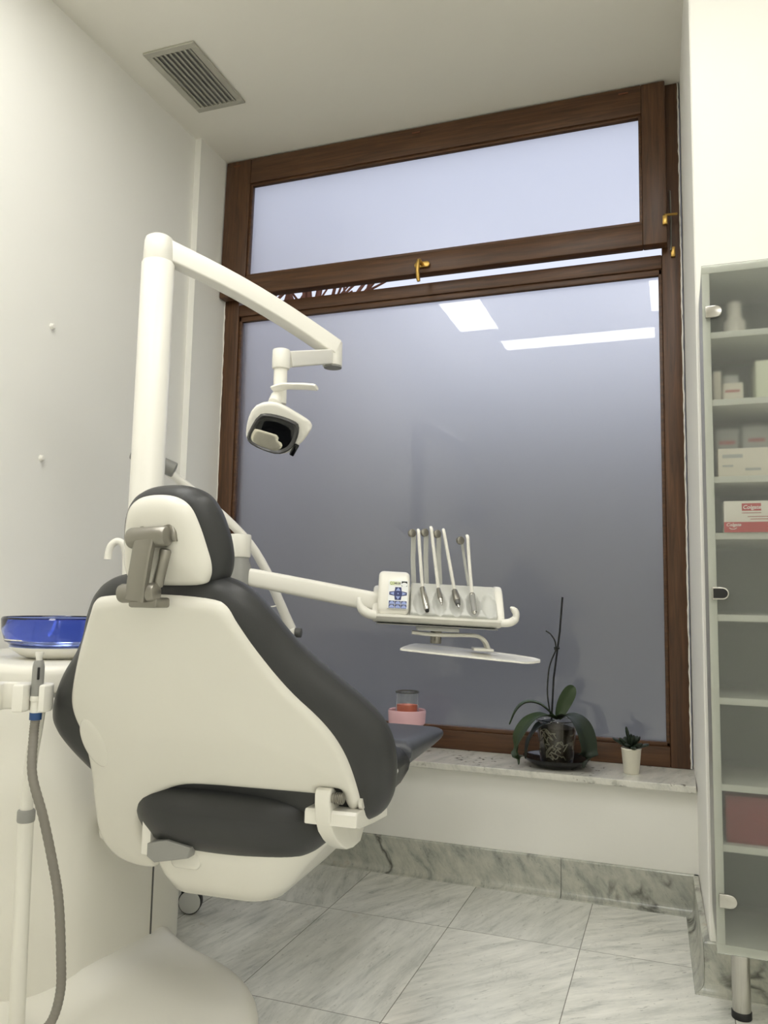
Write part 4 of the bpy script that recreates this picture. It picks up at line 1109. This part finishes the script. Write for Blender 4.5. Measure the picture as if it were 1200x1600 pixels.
leaf(orc, 'leaf', [P(0.0, -0.005, cz), P(0.045, -0.03, 0.592), P(0.088, -0.06, 0.570), P(0.112, -0.078, 0.515), P(0.116, -0.082, 0.455), P(0.104, -0.08, 0.425)], 0.042, M['leafd'])
leaf(orc, 'leaf', [P(-0.01, -0.01, cz - 0.005), P(-0.05, -0.06, 0.555), P(-0.085, -0.075, 0.505), P(-0.098, -0.08, 0.44)], 0.026, M['leafd'])
bm = NB(); tube(bm, [P(-0.022, 0.0, 0.50), P(-0.010, 0.0, 0.72), P(0.012, 0.005, 0.89), P(0.022, 0.005, 1.015)], 0.0035, 8); obj('support_stick', bm, M['black'], orc, True, 'black support stick')
bm = NB(); tube(bm, cr([P(-0.02, -0.004, 0.58), P(-0.032, -0.004, 0.66), P(-0.028, -0.004, 0.74), P(-0.018, -0.004, 0.782), P(-0.004, -0.004, 0.815), P(-0.001, -0.004, 0.832), P(-0.006, -0.004, 0.858), P(-0.022, -0.004, 0.880), P(-0.038, -0.004, 0.890)], False, 4), 0.0026, 8)
obj('flower_stalk', bm, M['stem'], orc, True, 'dry dark flower stalk')
bm = NB(); cyl(bm, P(-0.008, 0.002, 0.826), P(0.010, 0.002, 0.831), 0.006, None, 12); obj('plant_clip', bm, M['black'], orc)

suc = thing('potted_succulent', 'small dark succulent in a white conical pot at the right end of the sill', 'plant', (-0.158, 2.985, 0.409))
sc2 = V((-0.156, 2.995, 0.409)); Mq = Matrix.Translation(sc2)
bm = NB(); lathe(bm, [(0, 0), (0.024, 0), (0.026, 0.003), (0.0335, 0.082), (0.035, 0.084), (0.0335, 0.087), (0.031, 0.084), (0.029, 0.074), (0, 0.073)], Mq, 36); obj('pot', bm, M['pot'], suc, True, 'white pot')
bm = NB(); lathe(bm, [(0, 0.0732), (0.0285, 0.0735), (0.028, 0.079), (0, 0.082)], Mq, 24); obj('soil', bm, M['soil'], suc)
rr = random.Random(11)
def sleaf(p0, p1, w):
    bm = NB(); p0, p1 = V(p0), V(p1)
    d_ = p1 - p0
    tube(bm, [p0, p0 + d_ * 0.2, p0 + d_ * 0.45, p0 + d_ * 0.75, p0 + d_ * 0.93, p1], [0.003, 0.005, 0.006, 0.006, 0.004, 0.001], 12, ry=[0.004, w * 0.6, w, w * 1.1, w * 0.75, 0.002])
    return obj('leaf', bm, M['leafd'], suc)
q = sc2 + V((0, 0, 0.090))
for dx, dy, dz, w in ((-0.062, -0.01, 0.028, 0.013), (-0.038, -0.015, 0.030, 0.014), (-0.016, -0.01, 0.070, 0.009), (0.010, -0.012, 0.042, 0.014), (0.030, -0.005, 0.038, 0.014), (0.060, -0.01, 0.014, 0.014),
                      (0.014, -0.046, 0.002, 0.009), (-0.022, 0.02, 0.030, 0.013), (0.02, 0.025, 0.035, 0.013), (0.036, -0.022, 0.016, 0.013), (-0.018, -0.03, 0.012, 0.012), (0.0, 0.0, 0.045, 0.012)):
    sleaf(q + V((dx * 0.15, dy * 0.15, -0.002)), q + V((dx, dy, dz)), w)

# ================================================================== GLASS CABINET
cx0, cx1, cy0, cy1, cz0, cz1 = 0.0755, 0.475, 2.092, 2.362, 0.200, 1.848
cab = thing('glass_cabinet', 'tall pale metal cabinet with frosted glass door against the right wall', 'cabinet', (0.275, 2.23, 0))
def part(name, lo, hi, m, bev=0.0015, parent=cab, label=None, smooth=True):
    bm = NB(); box(bm, lo, hi, bev, 2); return obj(name, bm, m, parent, smooth, label)
part('side_panel', (cx0, cy0 + 0.012, cz0), (cx0 + 0.004, cy1, cz1), M['grey'], 0.0005)
part('side_panel', (cx1 - 0.004, cy0 + 0.012, cz0), (cx1, cy1, cz1), M['grey'], 0.0005)
part('back_panel', (cx0 + 0.004, cy1 - 0.006, cz0), (cx1 - 0.004, cy1, cz1), M['cabin'], 0.0005)
part('top_panel', (cx0, cy0 + 0.008, cz1 - 0.020), (cx1, cy1, cz1), M['cabm'])
part('bottom_panel', (cx0, cy0 + 0.008, cz0), (cx1, cy1, cz0 + 0.020), M['cabm'])
part('front_upright', (cx0, cy0 + 0.008, cz0 + 0.02), (cx0 + 0.018, cy0 + 0.030, cz1 - 0.02), M['cabm'])
part('front_upright', (cx1 - 0.018, cy0 + 0.008, cz0 + 0.02), (cx1, cy0 + 0.030, cz1 - 0.02), M['cabm'])
shz = [1.669, 1.497, 1.304, 1.165, 0.968, 0.771, 0.571, 0.433]
for z in shz:
    part('shelf', (cx0 + 0.005, cy0 + 0.016, z - 0.008), (cx1 - 0.005, cy1 - 0.007, z + 0.008), M['cabm'], 0.001)
door = part('door', (cx0 - 0.0005, cy0, cz0 + 0.001), (cx1, cy0 + 0.005, cz1 - 0.001), M['frost_door'], 0.0008, cab, 'frosted glass door', False)
def clip(name, z, m, edge=None, x0=0.082, w=0.038, h=0.030):
    o = [(x0, z - h / 2), (x0 + w - h / 2, z - h / 2)] + [(x0 + w - h / 2 + h / 2 * math.sin(a), z - h / 2 * math.cos(a)) for a in np.linspace(0.15, PI - 0.15, 12)] + [(x0 + w - h / 2, z + h / 2), (x0, z + h / 2)]
    bm = NB(); prism(bm, o, lambda x, zz, y: V((x, cy0 + 0.0005 - y, zz)), 0.0, 0.008, 0.0015)
    return obj(name, bm, m, door)
clip('hinge_clip', 1.724, M['chrome']); clip('hinge_clip', 0.320, M['chrome'])
lk = clip('latch', 1.026, M['chrome'])
bm = NB(); prism(bm, [(0.0845, 1.0145), (0.1045, 1.0145)] + [(0.1055 + 0.0115 * math.sin(a), 1.026 - 0.0115 * math.cos(a)) for a in np.linspace(0.2, PI - 0.2, 10)] + [(0.1045, 1.0375), (0.0845, 1.0375)], lambda x, zz, y: V((x, cy0 - y, zz)), 0.006, 0.0086)
obj('latch_face', bm, M['gloss'], lk, True, 'black latch face')
for lx in (0.133, 0.417):
    bm = NB(); cyl(bm, (lx, 2.25, 0.016), (lx, 2.25, cz0), 0.0215, None, 28); lg = obj('leg', bm, M['chrome'], cab)
    bm = NB(); cyl(bm, (lx, 2.25, 0.0), (lx, 2.25, 0.018), 0.0235, None, 28, 0.002); obj('leg_foot', bm, M['black'], lg, True, 'black foot')

# contents
bx = thing('toothpaste_box', 'white and red printed toothpaste carton lying behind the cabinet glass', 'box', (0.23, 2.14, 1.173))
by0 = cy0 + 0.0006
part('carton', (0.1135, by0 + 0.0085, 1.1735), (0.36, by0 + 0.062, 1.2495), M['boxw'], 0.0008, bx)
part('red_band', (0.1134, by0 + 0.0080, 1.1736), (0.3601, by0 + 0.0090, 1.1985), M['red'], 0.0, bx, 'red band', False)
part('red_logo_panel', (0.1535, by0 + 0.0080, 1.2255), (0.196, by0 + 0.0090, 1.2435), M['red'], 0.0, bx, 'red panel', False)
Mtx = lambda x, z: frameM((x, by0 + 0.0076, z), (1, 0, 0), (0, 0, 1), (0, -1, 0))
bm = text_bm('Colgate', 0.0128, Mtx(0.1555, 1.2300), 0.0004, True, 'LEFT', 0.2); obj('lettering', bm, M['txtw'], bx, False)
bm = text_bm('Colgate', 0.0105, Mtx(0.118, 1.1885), 0.0004, True, 'LEFT', 0.2); obj('lettering', bm, M['txtw'], bx, False)
bm = NB(); tube(bm, [(0.133 + 0.0085 * math.cos(a), by0 + 0.0074, 1.1865 + 0.0055 * math.sin(a)) for a in np.linspace(PI * 1.08, PI * 1.92, 12)], [0.0004] + [0.0008] * 10 + [0.0004], 8); obj('smile_mark', bm, M['txtw'], bx)
bm = NB()
for x0, x1, z in ((0.1535, 0.196, 1.2195), (0.166, 0.215, 1.2105), (0.172, 0.225, 1.2045)):
    box(bm, (x0, by0 + 0.0079, z), (x1, by0 + 0.0086, z + 0.0016))
obj('small_print', bm, M['txtr'], bx, False)

bt = thing('white_bottle', 'blurred white bottle with a cap on the top cabinet shelf', 'bottle', (0.155, 2.2, 1.677))
bm = NB(); lathe(bm, [(0, 1.6776), (0.024, 1.6776), (0.026, 1.682), (0.026, 1.728), (0.018, 1.738), (0, 1.738)], Matrix.Translation(V((0.155, 2.2, 0))), 28); obj('body', bm, M['boxw'], bt)
bm = NB(); lathe(bm, [(0, 1.738), (0.018, 1.738), (0.017, 1.778), (0, 1.779)], Matrix.Translation(V((0.155, 2.2, 0))), 24); obj('cap', bm, M['boxw'], bt)
def carton(name, lo, hi, m, lab, cat='box', bands=()):
    if not bands:
        bm = NB(); box(bm, lo, hi, 0.001, 2); return solo(name, bm, m, lab, cat)
    t = thing(name, lab, cat, ((lo[0] + hi[0]) / 2, (lo[1] + hi[1]) / 2, lo[2]))
    part('carton', lo, hi, m, 0.001, t)
    for a, b, z0, z1, mm in bands:
        part('printed_band', (a, lo[1] - 0.0006, z0), (b, lo[1] + 0.001, z1), mm, 0.0, t, None, False)
    return t
s2 = 1.497 + 0.0082; s3 = 1.304 + 0.0082
carton('cream_carton', (0.100, 2.16, s2), (0.118, 2.26, s2 + 0.085), M['cream'], 'narrow cream carton at the left end of the second cabinet shelf')
carton('low_carton', (0.122, 2.15, s2), (0.168, 2.25, s2 + 0.050), M['cream'], 'low cream carton with faint red print on the second cabinet shelf', 'box', ((0.126, 0.160, s2 + 0.026, s2 + 0.032, M['txtr']),))
carton('small_packet', (0.124, 2.18, s2 + 0.0502), (0.160, 2.24, s2 + 0.078), M['greyc'], 'grey packet resting on the low cream carton on the second shelf', 'packet')
carton('green_carton', (0.196, 2.14, s2), (0.30, 2.26, s2 + 0.100), M['paleg'], 'large pale green carton on the second shelf right of the low carton')
carton('printed_carton', (0.104, 2.118, s3), (0.300, 2.190, s3 + 0.070), M['cream'], 'wide cream carton with dark lettering at the front of the third cabinet shelf', 'box',
       ((0.114, 0.160, s3 + 0.046, s3 + 0.055, M['greyc']), (0.114, 0.138, s3 + 0.024, s3 + 0.029, M['greyc']), (0.165, 0.20, s3 + 0.014, s3 + 0.02, M['greyc'])))
carton('grey_carton', (0.104, 2.200, s3), (0.158, 2.290, s3 + 0.135), M['greyc'], 'tall grey carton at the back left of the third cabinet shelf', 'box', ((0.112, 0.150, s3 + 0.095, s3 + 0.105, M['txtr']),))
carton('grey_carton', (0.166, 2.200, s3), (0.240, 2.290, s3 + 0.140), M['greyc'], 'tall grey carton standing right of another at the back of the third shelf', 'box', ((0.18, 0.22, s3 + 0.1, s3 + 0.108, M['txtr']),))
carton('red_folder', (0.102, 2.13, 0.4412), (0.30, 2.24, 0.4412 + 0.108), M['rust'], 'dull red box on the lowest shelf behind the cabinet glass')

# ================================================================== WORLD, CAMERA
w = bpy.data.worlds.new('overcast daylight'); scene.world = w; w.use_nodes = True
bg = w.node_tree.nodes['Background']
bg.inputs[0].default_value = (0.79, 0.84, 1.0, 1); bg.inputs[1].default_value = 0.72

cam = bpy.data.cameras.new('camera'); co = bpy.data.objects.new('camera', cam); COL.objects.link(co)
cam.sensor_fit = 'VERTICAL'; cam.sensor_height = 36.0; cam.lens = 36.0 * 1251.0 / 1600.0
cam.clip_start = 0.05
yaw, pit, rol = math.radians(-20.04), math.radians(6.107), math.radians(1.1355)
fw = V((math.sin(yaw) * math.cos(pit), math.cos(yaw) * math.cos(pit), math.sin(pit)))
rt_ = V((math.cos(yaw), -math.sin(yaw), 0)); up_ = rt_.cross(fw)
r2 = rt_ * math.cos(rol) + up_ * math.sin(rol); u2 = -rt_ * math.sin(rol) + up_ * math.cos(rol)
co.matrix_world = frameM((0, 0, 1.0), r2, u2, -fw)
scene.camera = co
vs = scene.view_settings
vs.view_transform = 'Standard'; vs.look = 'None'; vs.gamma = 1.0; vs.exposure = 0.52
vs.use_curve_mapping = False
scene.cycles.use_denoising = True
scene.cycles.max_bounces = 14; scene.cycles.transmission_bounces = 12; scene.cycles.glossy_bounces = 6; scene.cycles.diffuse_bounces = 6
